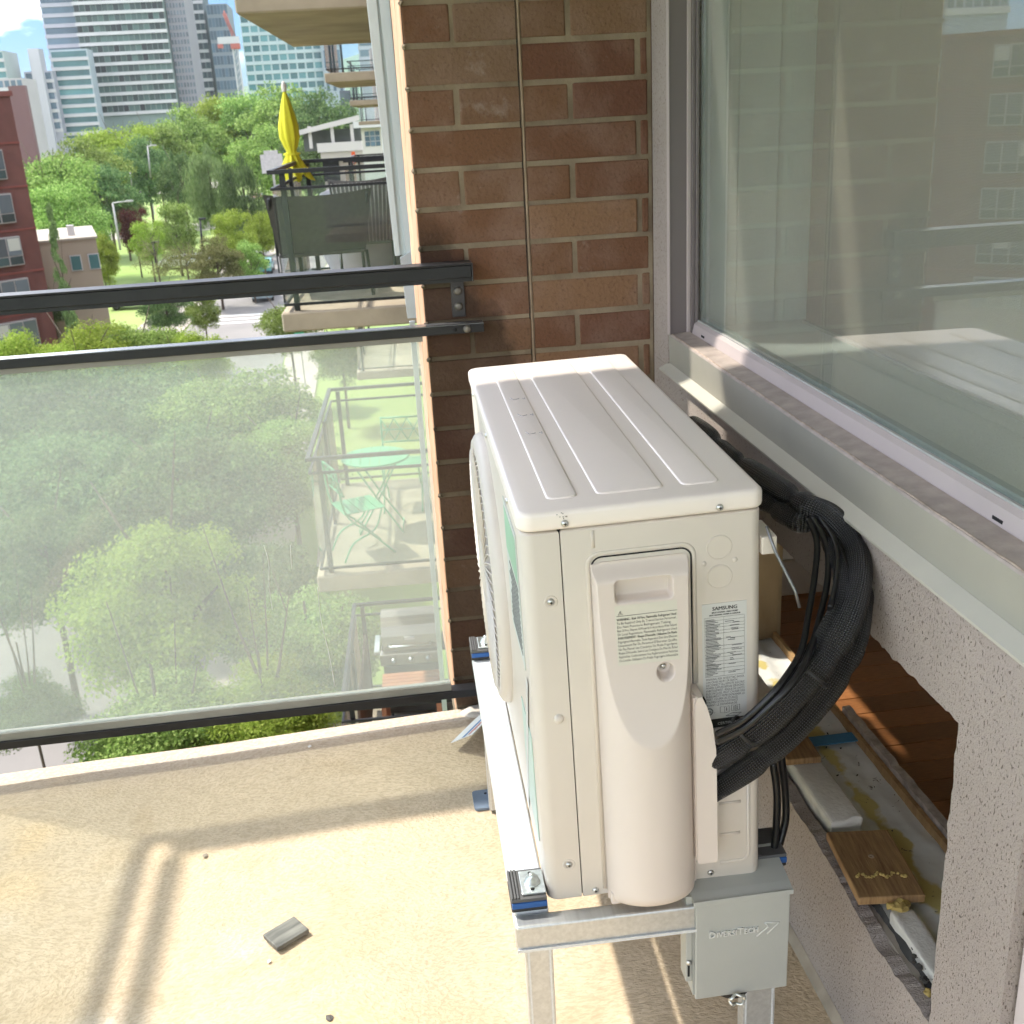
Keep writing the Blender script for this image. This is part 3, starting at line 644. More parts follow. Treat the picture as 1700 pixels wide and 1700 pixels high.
pap.rotation_euler = (0, -.55, -.62)
obj('sheet', B(-.034, .034, -.075, .075, 0, .0015), mat('card_white', (.66, .68, .70), .5), pap)
obj('blue_line', B(.000, .008, -.0745, .0745, .0016, .0019), mat('ink_blue', (.03, .17, .45), .5), pap)
bm = NB()
for k in range(22): box(bm, .014+rnd.uniform(0, .002), .022+rnd.uniform(-.002, .003), -.068+k*.0058, -.0645+k*.0058, .0016, .0019)
obj('red_print', bm, mat('ink_red', (.5, .05, .03), .5), pap)
# ================================================================ heat pump outdoor unit (local axes: u depth, v length, w height)
UO = Vector((-0.43718639, -1.111674, 0.32798197))
UM = Matrix(((0.9994652, 0.02479815, -0.02131589, UO[0]), (-0.02479252, 0.99969248, 0.00052876, UO[1]), (0.02132245, 0.0, 0.99977265, UO[2]), (0, 0, 0, 1)))
DU, LV, HW = .2882, .7917, .5464
ac = thing('heat_pump', 'white outdoor heat pump unit on a metal stand beside the window wall', 'heat pump', M=UM)
def outline(u0, u1, v0, v1, radii, n=6):
    """corner radii order: (u0,v0) (u1,v0) (u1,v1) (u0,v1)"""
    p = []
    for (cx, cy, a0, r) in ((u0, v0, 180, radii[0]), (u1, v0, 270, radii[1]), (u1, v1, 0, radii[2]), (u0, v1, 90, radii[3])):
        sx = 1 if cx == u0 else -1; sy = 1 if cy == v0 else -1
        if r <= 0: p.append((cx, cy)); continue
        for k in range(n+1):
            a = math.radians(a0+90*k/n); p.append((cx+sx*r+r*math.cos(a), cy+sy*r+r*math.sin(a)))
    return p
def bevelled_prism(pts, z0, z1, b):
    bm = prism(pts, z0, z1)
    es = [e for e in bm.edges if abs(e.verts[0].co.z-e.verts[1].co.z) < 1e-6]
    bmesh.ops.bevel(bm, geom=es, offset=b, segments=3, affect='EDGES', profile=.5)
    return bm
obj('inner_core', B(.012, DU-.012, .004, LV-.012, .004, .52), dark_in, ac)
obj('front_cabinet', bevelled_prism(outline(0, .0457, 0, LV, (.016, 0, 0, .016)), 0, .5205, .0035), white_paint, ac, smooth=True)
obj('side_panel', bevelled_prism(outline(.0471, DU, 0, LV, (.0015, .014, .014, .0)), .0, .5205, .003), white_paint, ac, smooth=True)
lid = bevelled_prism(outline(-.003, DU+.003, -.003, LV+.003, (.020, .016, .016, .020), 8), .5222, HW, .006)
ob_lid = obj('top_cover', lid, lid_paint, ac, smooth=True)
for u0, u1 in ((.0385, .0765), (.0985, .181), (.202, .249)):
    pts = rrect(u0, u1, .038, .757, .010)
    bm = prism(pts, HW-.002, HW+.0018)
    es = [e for e in bm.edges if min(e.verts[0].co.z, e.verts[1].co.z) > HW+.001]
    bmesh.ops.bevel(bm, geom=es, offset=.0028, segments=4, affect='EDGES', profile=.5)
    obj('raised_band', bm, lid_paint, ob_lid, smooth=True)
scratch = mat('scuff', (.40, .36, .38), .5)
for v in (.523, .42, .318):
    bm = tube([(.049, v+.012, HW+.0021), (.053, v-.002, HW+.0021), (.062, v+.002, HW+.0021)], .0006, 6); tube([(.067, v+.003, HW+.0021), (.071, v-.004, HW+.0021), (.071, v+.006, HW+.0021)], .0005, 6, bm)
    obj('scuff_mark', bm, scratch, ob_lid)
for q in range(16):
    bm = NB(); bmesh.ops.create_icosphere(bm, subdivisions=1, radius=.0007); o = obj('dirt_speck', bm, mat('dirt_speck', (.2, .17, .15), .9), ob_lid) if q < 9 else None
    if o: o.location = (.052+rnd.uniform(-.010, .006), -.0035, .5395+rnd.uniform(-.003, .005))
def vdisc(u, w, prof, v=-.0, seg=20): return lathe(prof, seg, M=Matrix.Translation((u, v, w)) @ Matrix.Rotation(math.pi/2, 4, 'X'))
def screw(u, w, v=0.0, par=ac, dimple=True):
    s = obj('screw', vdisc(u, w, [(.0044, 0), (.0044, .001), (.0036, .0022), (.002, .0030), (0, .0032)], v), screw_m, par, smooth=True)
    bm = NB(); box(bm, u-.0018, u+.0018, v-.0036, v-.0026, w-.0004, w+.0004); box(bm, u-.0004, u+.0004, v-.00362, v-.0026, w-.0018, w+.0018); obj('cross_slot', bm, dark_in, par)
    if dimple: obj('screw_recess', vdisc(u, w, [(.0085, 0), (.0078, .0007), (.0060, .0004), (.0052, .0002)], v), white_paint, par, smooth=True)
screw(.053, .5305, -.003, dimple=False); screw(.236, .5295, -.003, dimple=False)
screw(.031, .432); screw(.031, .055); screw(.064, .009, dimple=False); screw(.2195, .0125, dimple=False)
obj('side_knob', vdisc(.031, .273, [(.0065, 0), (.0063, .001), (.005, .003), (.002, .0042), (0, .0044)]), white_paint, ac, smooth=True)
for k, v in enumerate((.10, .40, .66)):   # screws along the lid edge on the front
    o = obj('screw', lathe([(.004, 0), (.0035, .002), (0, .003)], 12, M=Matrix.Translation((-.003, v, .529)) @ Matrix.Rotation(-math.pi/2, 4, 'Y')), screw_m, ac)
def bead(pts, r, closed=False, name='pressed_bead', flat=.45):
    bm = tube([(u, 0, w) for u, w in pts], r, 8, closed=closed)
    for v in bm.verts: v.co.y *= flat
    return obj(name, bm, white_paint, ac)
bead([(.085, .517), (.085, .495)], .0022)
path = [(.077, .010), (.077, .462)]+[(.092-.015*math.cos(math.radians(a)), .472+.015*math.sin(math.radians(a))) for a in range(0, 91, 15)]+[(.190+.015*math.sin(math.radians(a)), .472+.015*math.cos(math.radians(a))) for a in range(0, 91, 15)]+[(.205, .30)]
bead(path, .0027)
path2 = [(.0815, .010), (.0815, .455)]+[(.094-.0125*math.cos(math.radians(a)), .470+.0125*math.sin(math.radians(a))) for a in range(0, 91, 15)]+[(.189+.0125*math.sin(math.radians(a)), .470+.0125*math.cos(math.radians(a))) for a in range(0, 91, 15)]+[(.2005, .30)]
obj('cover_gap', tube([(u, 0.0, w) for u, w in path2], .0011, 6), dark_in, ac)
for w in (.478, .440):
    pts = [(.236+.0150*math.cos(a*math.pi/16), w+.0150*math.sin(a*math.pi/16)) for a in range(32)]
    bm = tube([(u, -.0001, ww) for u, ww in pts], .00075, 6, closed=True); obj('knockout_ring', bm, white_paint, ac)
    obj('knockout_plate', vdisc(.236, w, [(.0146, 0), (.0143, .0008), (0, .0008)]), white_paint, ac, smooth=True)
for u, w in ((.217, .459), (.255, .460)): obj('dimple', vdisc(u, w, [(.0033, 0), (.0028, .0008), (.0015, .0015), (0, .0017)]), white_paint, ac, smooth=True)
bead([(.271, .215), (.271, .035), (.268, .0285), (.262, .026), (.233, .026)], .0028)
bead([(.233, .118), (.261, .118)], .0026); bead([(.233, .070), (.260, .070)], .0026)
# ---- service cover: height field over (u, w), handle recess and screw hole sunk into it
uc, hw_ = .1385, .0580
def cyl(u): s = min(1, abs(u-uc)/hw_); return .055*(1-s**2.15)**(1/2.0)
def ss(x, a, b): t = max(0, min(1, (x-a)/(b-a))); return t*t*(3-2*t)
def plane(w):
    if w > .455: return max(0.0, .020-.018*ss(w, .455, .475))
    s = (.455-w)/(.455-.246); return .020+.006*s+.030*(max(s, 0)**2.3)
def smin(a, b, k=.0012): h = max(0, min(1, .5+.5*(b-a)/k)); return b*(1-h)+a*h-k*h*(1-h)
def rr_d(u, w, u0, u1, w0, w1, r):
    cx, cw = (u0+u1)/2, (w0+w1)/2; dx = abs(u-cx)-((u1-u0)/2-r); dw = abs(w-cw)-((w1-w0)/2-r)
    return math.hypot(max(dx, 0), max(dw, 0))+min(max(dx, dw), 0)-r
def hfield(u, w):
    h = smin(cyl(u), plane(w))
    if w < .028: h *= math.sqrt(max(0, 1-((.028-w)/.034)**2))
    d = rr_d(u, w, .1045, .1745, .4300, .4575, .005)
    h -= .016*(1-ss(d, -.0035, .0005))
    d = math.hypot(u-.160, w-.338)-.0105
    h -= .016*(1-ss(d, -.0025, .0008))
    return max(h, .0004)
bm = NB(); us = []
NU, NW = 150, 330
for i in range(NU+1):
    s = i/NU; c = .5-.5*math.cos(math.pi*s); us.append(uc-hw_+2*hw_*(.55*s+.45*c))
G = []
for j in range(NW+1):
    w = -.005+(.475+.005)*j/NW
    G.append([bm.verts.new((u, -hfield(u, w), w)) for u in us])
for j in range(NW):
    for i in range(NU): bm.faces.new((G[j][i], G[j][i+1], G[j+1][i+1], G[j+1][i])).smooth = True
bt = [bm.verts.new((u, .0, -.006)) for u in us]
for i in range(NU): bm.faces.new((bt[i], bt[i+1], G[0][i+1], G[0][i]))
bmesh.ops.recalc_face_normals(bm, faces=bm.faces)
cov = obj('service_cover', bm, cover_plastic, ac)
obj('cover_flange', bevelled_prism([(0, 0)], 0, 1, .001) if False else poly([(.0825, 0, -.001), (.0825, 0, .462), (.092, 0, .4765), (.191, 0, .4765), (.1995, 0, .464), (.1995, 0, -.001)], (0, -.0022, 0)), cover_plastic, cov)
obj('screw_inside', vdisc(.160, .3385, [(.004, 0), (.003, .002), (0, .0025)], -.017), screw_m, cov)
obj('cover_foot', B(.0815, .096, -.020, -.0005, -.002, .016, .002), cover_plastic, cov)
# flap that shields the line exit
prof = [(.1935, .060), (.1935, .290), (.197, .300), (.2025, .300), (.2085, .286), (.215, .260), (.2190, .225), (.2195, .200), (.2195, .060), (.2175, .057), (.195, .057)]
bm = poly([(u, -.036, w) for u, w in prof], (0, .0035, 0)); box(bm, .1925, .1955, -.0324, -.0005, .060, .298)
box(bm, .1956, .204, -.0324, -.0005, .2965, .2995)
obj('line_shield', bm, cover_plastic, cov, smooth=True)
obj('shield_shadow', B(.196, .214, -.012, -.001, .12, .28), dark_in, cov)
# ---- warning label on the service cover, following its slope
def lay(o, u, w, off=.0006):
    for v in o.data.vertices:
        uu, ww = u+v.co.x, w+v.co.y; v.co = Vector((uu, -smin(cyl(uu), plane(ww))-off-v.co.z, ww))
wl = (.1030, .1780, .3520, .4270)
bm = NB(); n1, n2 = 6, 10; G = [[bm.verts.new((wl[0]+(wl[1]-wl[0])*i/n1, 0, wl[2]+(wl[3]-wl[2])*j/n2)) for i in range(n1+1)] for j in range(n2+1)]
for v in bm.verts: v.co.y = -smin(cyl(v.co.x), plane(v.co.z))-.0004
for j in range(n2):
    for i in range(n1): bm.faces.new((G[j][i], G[j][i+1], G[j+1][i+1], G[j+1][i]))
wlab = obj('warning_label', bm, mat('label_cream', (.66, .63, .54), .4, var=.02), cov)
WT = ["WARNING : Risk Of Fire, Flammable Refrigerant Used", "To Be Repaired Only By Trained Service Personnel.", "Do Not Puncture Refrigerant Tubing.", "Risk Of Fire. Dispose Of Properly In Accordance With Federal", "Or Local Regulations. Flammable Refrigerant Used", "AVERTISSEMENT : Risque D'incendie. Utilisation De Fluide", "Frigorigene Inflammable. Toute Reparation Doit Etre Effectuee", "Uniquement Par Du Personnel D'Entretien Qualifie.", "Ne Pas Percer Les Conduites De Fluide Frigorigene.", "Risque D'Incendie. Suivre Les Consignes De Mise Au Rebut", "Applicables, Conformement Aux Reglementations Federales", "Ou Locales. Utilisation De Fluide Frigorigene Inflammable"]
def lines(T, u0, w0, dw, size, maxw, y=None, par=None, m=print_m, bold=(), layit=True, name='lettering'):
    obs = []
    for k, s in enumerate(T):
        me = textmesh(s, size); [setattr(v, 'co', v.co) for v in ()]; W_ = max((v.co.x for v in me.vertices), default=1); f = min(maxw/W_, 1.0)*(1 if W_ > maxw else 1)
        for v in me.vertices: v.co.x *= f
        o = obj(name, me, m, par)
        if layit: lay(o, u0, w0-k*dw)
        else:
            for v in o.data.vertices: v.co = Vector((u0+v.co.x, y, w0-k*dw+v.co.y))
        obs.append(o)
        if k in bold:
            o2 = obj(name, o.data.copy(), None, par)
            for v in o2.data.vertices: v.co.x += .00018
    return obs
lines(WT, .1047, .4080, .00465, .0043, .0715, par=wlab, bold=(0, 5))
bm = poly([(.1047, 0, .4137), (.1773, 0, .4137), (.1773, 0, .4142), (.1047, 0, .4142)])
for v in bm.verts: v.co.y = -smin(cyl(v.co.x), plane(v.co.z))-.0008
obj('rule_line', bm, print_m, wlab)
yy = -plane(.419)-.0010
bm = tube([(.1070, yy, .4157), (.1120, yy, .4157), (.1095, yy, .4205)], .0003, 5, closed=True); box(bm, .1093, .1097, yy-.0003, yy+.0003, .4170, .4191); obj('hazard_triangle', bm, print_m, wlab)
# ---- rating plate
ru0, ru1, rw0, rw1 = .2135, .2690, .246, .4055
rp = obj('rating_plate', B(ru0, ru1, -.0007, -.0001, rw0, rw1), label_w, ac)
yv = -.0010
def flat(s, u, w, size, maxw=None, align='LEFT', bold=False, width=1.0):
    me = textmesh(s, size, align); xs = [v.co.x for v in me.vertices]; W_ = max(xs)-min(xs)
    f = width if maxw is None else min(width, maxw/W_)
    o = obj('lettering', me, print_m, rp)
    for v in o.data.vertices: v.co = Vector((u+v.co.x*f, yv, w+v.co.y))
    if bold:
        for dx, dy in ((.0002, 0), (.0004, .0001)):
            o2 = obj('lettering', o.data.copy(), None, rp)
            for v in o2.data.vertices: v.co += Vector((dx, -.00001-dx*.1, dy))
flat('SAMSUNG', .2415, .3965, .0068, align='CENTER', bold=True, width=1.0)
flat('SPLIT SYSTEM : HEAT PUMP', .2415, .3925, .0027, .036, 'CENTER', True); flat('SPLIT SYSTEME : POMPE A CHALEUR', .2415, .3893, .0024, .040, 'CENTER', True)
bm = NB()
tb0, tb1 = .306, .387
for k, w in enumerate((.387, .3826, .3776, .3736, .3690, .3650, .3575, .3480, .3430, .3370, .3325, .3270, .3225, .3170, .3120, .306)): box(bm, ru0+.003, ru1-.003, yv, yv+.0002, w, w+.00022)
for u in (ru0+.003, .240, ru1-.0032): box(bm, u, u+.0002, yv-.00005, yv+.0002, tb0, tb1)
obj('table_grid', bm, mat('print_grey', (.12, .12, .12), .6), rp)
w = .3838; wr = random.Random(3)
bm = NB()
while w > .3075:
    box(bm, ru0+.0042, ru0+.0042+wr.uniform(.008, .020), yv-.0001, yv, w, w+.0008)
    if wr.random() < .45: a = .2415+wr.uniform(0, .010); box(bm, a, a+wr.uniform(.004, .013), yv-.0001, yv, w, w+.0008)
    w -= .00195
obj('table_print', bm, MATS['print_grey'], rp)
RT = ["WARNING: RISK OF ELECTRIC SHOCK.", "CAN CAUSE INJURY OR DEATH.", "DISCONNECT ALL REMOTE ELECTRIC", "POWER SUPPLIES BEFORE SERVICING.", "AVERTISSEMENT : RISQUE DE CHOCS", "ELECTRIQUES. PEUT CAUSER DES", "BLESSURES ET MEME ENTRAINER LA", "MORT. COUPER LES SOURCES", "D'ALIMENTATION A DISTANCE", "AVANT LE DEPANNAGE."]
for k, s in enumerate(RT): flat(s, ru0+.0035, .3012-k*.00405, .0043, (.0490 if len(s) > 26 else .0400))
bm = tube([(.2205+.0048*math.cos(a*math.pi/12), yv, .2570+.0048*math.sin(a*math.pi/12)) for a in range(24)], .0004, 5, closed=True); tube([(.2205+.0037*math.cos(a*math.pi/12), yv, .2570+.0037*math.sin(a*math.pi/12)) for a in range(24)], .0002, 4, bm, closed=True)
obj('round_mark', bm, print_m, rp); flat('ETL', .2205, .2555, .0036, align='CENTER', bold=True); flat('TM', .2262, .2545, .0014)
bm = NB()
def book(cx, cw, s, bm):
    for sg in (-1, 1): tube([(cx, yv, cw-s*.42), (cx+sg*s*.5, yv, cw-s*.34), (cx+sg*s*.5, yv, cw+s*.40), (cx, yv, cw+s*.33)], .00028, 4, bm, closed=True)
book(.2405, .2580, .0115, bm); book(.2545, .2590, .0105, bm); tube([(.242, yv, .2488), (.250, yv, .2520), (.262, yv, .2512), (.2565, yv, .2475)], .0003, 4, bm, closed=True)
box(bm, .2425, .2435, yv-.0001, yv, .2560, .2605); box(bm, .2520, .2528, yv-.0001, yv, .2560, .2615); box(bm, .2560, .2568, yv-.0001, yv, .2560, .2615)
obj('manual_symbol', bm, print_m, rp)
obj('certified_band', B(ru0+.001, ru1-.001, -.0012, -.0002, .2335, .2455), print_m, ac)
me = textmesh('CERTIFIED', .0052); o = obj('lettering', me, label_w, ac)
for v in o.data.vertices: v.co = Vector((.231+v.co.x, -.0016, .2375+v.co.y))
# ---- rear bracket with a handle bar
obj('rear_bracket', B(DU, .3075, .002, .060, .4605, .4835, .002), white_paint, ac)
obj('bracket_pin', tube([(.292, -.004, .500), (.300, -.012, .470), (.318, -.032, .425), (.322, -.036, .405)], .0020, 10), mat('pin_steel', (.25, .25, .26), .35, metal=.8), ac)
# ---- fan grille on the front
gm = mat('grille_plastic', (.62, .57, .51), .45, var=.02)
gv, gw, gr = .515, .268, .226
def udisc(prof, seg=64, bm=None): return lathe(prof, seg, bm, M=Matrix.Translation((0, gv, gw)) @ Matrix.Rotation(-math.pi/2, 4, 'Y'))
gr_o = obj('fan_grille', udisc([(gr, -.001), (gr, .006), (gr-.004, .012), (gr-.012, .017), (gr-.020, .018), (gr-.024, .016), (gr-.024, -.001)]), gm, ac, smooth=True)
obj('fan_opening', udisc([(gr-.025, .001), (0, .001)]), dark_in, gr_o)
bm = NB()
for k in range(9):
    r = .035+k*.0198; x = -(.018+.003*math.cos(k*.35)); tube([(x, gv+r*math.cos(a*math.pi/24), gw+r*math.sin(a*math.pi/24)) for a in range(48)], .0017, 5, bm, closed=True)
obj('grille_rings', bm, gm, gr_o)
bm = NB()
for a in range(90):
    t = a*math.pi/45; tube([(-.020, gv+.05*math.cos(t), gw+.05*math.sin(t)), (-.021, gv+.13*math.cos(t+.04), gw+.13*math.sin(t+.04)), (-.020, gv+.19*math.cos(t+.08), gw+.20*math.sin(t+.08)), (-.015, gv+(gr-.021)*math.cos(t+.09), gw+(gr-.021)*math.sin(t+.09))], .0014, 5, bm)
obj('grille_wires', bm, gm, gr_o); obj('grille_hub', udisc([(.05, .017), (.048, .021), (.03, .024), (0, .025)], 32), gm, gr_o, smooth=True)
bm = NB()
for k in range(3):
    t = k*2.094; tube([(-.008, gv+.03*math.cos(t), gw+.03*math.sin(t)), (-.014, gv+.19*math.cos(t+.3), gw+.19*math.sin(t+.3))], [.03, .06], 4, bm)
for v in bm.verts: v.co.x = -.009+(v.co.x+.009)*.1
obj('fan_blade', bm, mat('fan_dark', (.08, .08, .08), .5), gr_o)
obj('front_sticker', B(-.0012, -.0002, .055, .205, .315, .500), mat('sticker_white', (.62, .66, .62), .35), ac)
obj('sticker_print', B(-.0016, -.0013, .065, .195, .43, .49), mat('sticker_green', (.34, .60, .42), .4), ac)
bm = NB()
for k in range(11): box(bm, -.0017, -.0013, .068, .192-rnd.uniform(0, .04), .33+k*.0088, .333+k*.0088)
obj('sticker_text', bm, MATS['print_grey'], ac)
obj('front_sticker', B(-.0012, -.0002, .05, .16, .06, .22), mat('sticker_pale', (.50, .66, .58), .35), ac)
obj('tape_strip', poly([(-.0015, .03, .31), (-.0015, .05, .31), (-.0015, .20, .02), (-.0015, .18, .02)], (-.0003, 0, 0)), label_w, ac)
# ================================================================ stand
st = thing('equipment_stand', 'aluminium stand with blue vibration pads carrying the heat pump', 'stand', loc=(-.29, -.7, 0))
def sobj(name, bm, m, **k):
    bmesh.ops.translate(bm, vec=Vector((.29, .7, 0)), verts=bm.verts); return obj(name, bm, m, st, **k)
BZ = .281
FM = Matrix.Translation((0, 0, 0))
def frame_pt(u, v, z): q = UM @ Vector((u, v, 0)); return Vector((q.x, q.y, z))
def beam(name, u0, u1, v0, v1, z0, z1, m, bev=.003):
    bm = NB(); box(bm, u0, u1, v0, v1, z0, z1, bev, 2)
    for v in bm.verts: q = UM @ Vector((v.co.x, v.co.y, 0)); v.co = Vector((q.x, q.y, v.co.z))
    return sobj(name, bm, m)
beam('long_beam', -.046, .0, -.004, .775, BZ+.002, .323, alu_white); beam('long_beam', .300, .325, -.001, .76, BZ+.004, .318, alu_white)
for k in range(5): beam('beam_groove', -.040+k*.008, -.0386+k*.008, .06, .70, .3231, .3243, alu_white, 0)
beam('cross_beam', -.047, .192, -.030, -.006, BZ-.001, .318, alu, .003); beam('cross_beam', -.04, .315, .776, .80, BZ, .318, alu, .003)
beam('beam_lip', -.046, .192, -.0325, -.0303, BZ-.0025, BZ+.002, alu_white, 0)
for (u, v) in ((-.028, .02), (-.028, .735), (.305, .05)):
    nm = {}
    beam('rubber_pad', u-.021, u+.026, v-.030, v+.030, .3245, .3310, black_rubber, .002)
    beam('pad_core', u-.020, u+.026, v-.0315, v+.0315, .3311, .3395, blue_rubber, .001)
    beam('pad_top', u-.021, u+.026, v-.0300, v+.0300, .3396, .3450, mat('pad_grey', (.10, .10, .10), .6), .001)
    for k in range(3): beam('pad_ridge', u-.0205+k*.0040, u-.0180+k*.0040, v-.029, v+.029, .3451, .3475, MATS['pad_grey'], .0006)
    if u < 0:
        beam('bolt_plate', u-.006, u+.026, v-.024, v+.022, .3452, .3490, zinc, .001)
        q = frame_pt(u+.010, v-.002, .3491); bm = lathe([(.011, 0), (.011, .0012), (.0085, .0014), (.0085, .0068), (.004, .0070), (.004, .012), (.0033, .013), (0, .013)], 18, M=Matrix.Translation(q)); sobj('anchor_bolt', bm, zinc)
        for dv in (-.017, .016):
            q = frame_pt(u+.009, v+dv, .34905); sobj('slot_hole', lathe([(.0028, 0), (.0028, .0003), (0, .0003)], 10, M=Matrix.Translation(q)), dark_in)
beam('unit_foot', -.016, .03, -.002, .042, .3455, .3483, white_paint, .001) if False else None
def leg(u, v, w_=.036, d_=.020):
    q = frame_pt(u, v, 0); zf = dz(q.x); x, y = q.x, q.y
    sobj('leg', B(x-w_/2, x+w_/2, y-d_/2, y+d_/2, zf+.006, BZ+.001, .001), alu)
    for k in (-1, 1): sobj('leg_rib', B(x+k*(w_/2-.004)-.0012, x+k*(w_/2-.004)+.0012, y-d_/2-.0012, y-d_/2-.0001, zf+.010, BZ-.002), alu_white)
    return x, y, zf
def footplate(x, y, zf, dx, dy, name='foot_plate'):
    bm = prism(rrect(x-.021+min(dx, 0), x+.021+max(dx, 0), y-.032, y+.032, .008), zf+.0005, zf+.006); sobj(name, bm, foot_m)
    sobj('foot_hole', lathe([(.003, 0), (.003, .0006), (0, .0006)], 10, M=Matrix.Translation((x+dx*.75, y+.018, zf+.0058))), dark_in)
x, y, zf = leg(-.018, -.018); footplate(x, y, zf, -.03, 0)
x, y, zf = leg(-.018, .70); footplate(x-.002, y+.035, zf, -.024, 0)
x, y, zf = leg(.285, -.006, .046, .022); footplate(x+.01, y+.03, zf, .03, 0)
x, y, zf = leg(.285, .74, .046); footplate(x, y, zf, .03, 0)
# ================================================================ disconnect box
db = thing('disconnect_box', 'grey metal electrical disconnect box with a sloped hood below the heat pump', 'electrical box', loc=(-.185, -1.09, .165))
def dobj(name, bm, m=box_grey, par=None, **k):
    bmesh.ops.translate(bm, vec=Vector((.185, 1.09, -.165)), verts=bm.verts); return obj(name, bm, m, par or db, **k)
YF = -1.145
bm = poly([(-.2495, YF+.052, .168), (-.2495, YF+.052, .320), (-.2495, YF+.006, .313), (-.2495, YF+.002, .168)], (.127, 0, 0)); dobj('case', bm)
bm = B(-.2475, -.1185, YF-.004, YF+.0015, .1645, .3235, .0018, 2); door = dobj('front_door', bm)
dobj('hood', poly([(-.251, YF-.006, .3240), (-.251, YF-.006, .3285), (-.251, YF+.008, .3325), (-.251, YF+.070, .3460), (-.251, YF+.070, .3225), (-.251, YF+.003, .3240)], (.1345, 0, 0)))
dobj('hood_lip', B(-.2515, -.1160, YF-.0085, YF-.0062, .3225, .3300, .0008))
dobj('side_flange', B(-.2585, -.2497, YF+.004, YF+.03, .190, .330, .001))
for z in (.300, .215): dobj('hinge_slot', B(-.2562, -.2532, YF+.0028, YF+.0045, z-.016, z+.010, .0008), dark_in); dobj('hinge_screw', lathe([(.004, 0), (.003, .002), (0, .003)], 12, M=Matrix.Translation((-.2545, YF+.003, z+.008)) @ Matrix.Rotation(math.pi/2, 4, 'X')), screw_m)
def emb(s, x, z, size, w=1.0):
    me = textmesh(s, size*1.06, ext=.0010, off=.00030); o = obj('lettering', me, mat('letter_highlight', (.60, .61, .58), .5), door)  # letters paler than the box: light caught by the embossing, put into colour
    for v in o.data.vertices: v.co = Vector((x+v.co.x*w+.185, YF-.0050-v.co.z+1.09, z+v.co.y-.165))
    return v.co.x-.185
x = -.2300
for ch, s in (('D', .0135), ('IVERSI', .0108), ('T', .0135), ('ECH', .0108)):
    me = textmesh(ch, s); wd = max(v.co.x for v in me.vertices); emb(ch, x, .2665, s, .92); x += wd*.98+.0012
bm = tube([(-.1530, YF-.0045, .2790), (-.1330, YF-.0045, .2765), (-.1495, YF-.0045, .2600)], .0011, 6); tube([(-.1530, YF-.0045, .2790), (-.1480, YF-.0045, .2715), (-.1640, YF-.0045, .2585)], .0011, 6, bm); dobj('arrow_emblem', bm, MATS['letter_highlight'])
# hasp and conduit nut at the bottom
bm = tube([(-.191+.0105*math.cos(a*math.pi/14), YF-.011+.002*math.sin(a), .1655+.008*math.sin(a*math.pi/14)-.004) for a in range(28)], .0022, 6, closed=True); dobj('padlock_loop', bm, zinc)
dobj('conduit_nut', lathe([(.026, -.010), (.027, -.004), (.026, .002), (0, .002)], 24, M=Matrix.Translation((-.190, YF+.024, .165))), black_rubber)
# ================================================================ braided line sets and cables
def braid_material():
    m = mat('braided_sleeve', (.020, .020, .021), .26, var=.1); t, b = nodes_of(m); uv = nd(t, 'ShaderNodeUVMap'); s = nd(t, 'ShaderNodeSeparateXYZ'); t.links.new(uv.outputs[0], s.inputs[0])
    def M_(op, a, b_=None):
        n = nd(t, 'ShaderNodeMath', operation=op)
        for i, v in enumerate((a, b_)):
            if v is None: continue
            if isinstance(v, (int, float)): n.inputs[i].default_value = v
            else: t.links.new(v, n.inputs[i])
        return n.outputs[0]
    U = M_('MULTIPLY', s.outputs['X'], 2*math.pi*16); V = M_('MULTIPLY', s.outputs['Y'], 2*math.pi*150)
    h = M_('MULTIPLY', M_('SINE', M_('ADD', U, V)), M_('SINE', M_('SUBTRACT', U, V)))
    r = nd(t, 'ShaderNodeMapRange'); r.inputs[1].default_value = .45; r.inputs[2].default_value = .9; t.links.new(h, r.inputs[0])
    x = nd(t, 'ShaderNodeMix', data_type='RGBA'); t.links.new(r.outputs[0], x.inputs['Factor']); x.inputs['A'].default_value = (.006, .006, .007, 1); x.inputs['B'].default_value = (.075, .075, .08, 1); t.links.new(x.outputs['Result'], b.inputs['Base Color'])
    bp = nd(t, 'ShaderNodeBump'); bp.inputs['Strength'].default_value = .9; bp.inputs['Distance'].default_value = .0012; t.links.new(h, bp.inputs['Height']); t.links.new(bp.outputs[0], b.inputs['Normal'])
    b.inputs['Specular IOR Level'].default_value = .55
    return m
braid = braid_material()
def hose(name, P, r, seg=22, sm=14, pinch=(), m=braid, par=None, wob=.04):
    pts = smoothpath(P, sm); n = len(pts)
    rr = []
    for i in range(n):
        s = i/(n-1); k = 1+wob*math.sin(s*31)
        for c, d, w in pinch: k *= 1-d*math.exp(-((s-c)/w)**2)
        rr.append(r*k)
    return obj(name, tube(pts, rr, seg), m, par), pts
A = lambda px, py, ax, v: on(px, py, ax, v)
bun = thing('hose_bundle', 'black braided line set bundle looping from behind the heat pump into its side', 'hoses', loc=(-.03, -1.0, .75))
binv = Vector((.03, 1.0, -.75))
def hz(P): return [Vector(p)+binv for p in P]
back = [A(1150, 706, 0, -.075), A(1172, 722, 0, -.073), A(1200, 748, 0, -.070), A(1228, 770, 0, -.066), A(1262, 792, 0, -.060), A(1300, 815, 0, -.052), A(1338, 838, 0, -.045)]
P1 = back+[A(1378, 858, 1, -1.00), A(1415, 900, 1, -1.04), A(1428, 950, 1, -1.09), A(1412, 1020, 1, -1.13), A(1378, 1085, 1, -1.155), A(1330, 1145, 1, -1.165), A(1285, 1190, 1, -1.165), A(1240, 1225, 1, -1.155), A(1195, 1255, 1, -1.142), A(1170, 1262, 1, -1.135)]
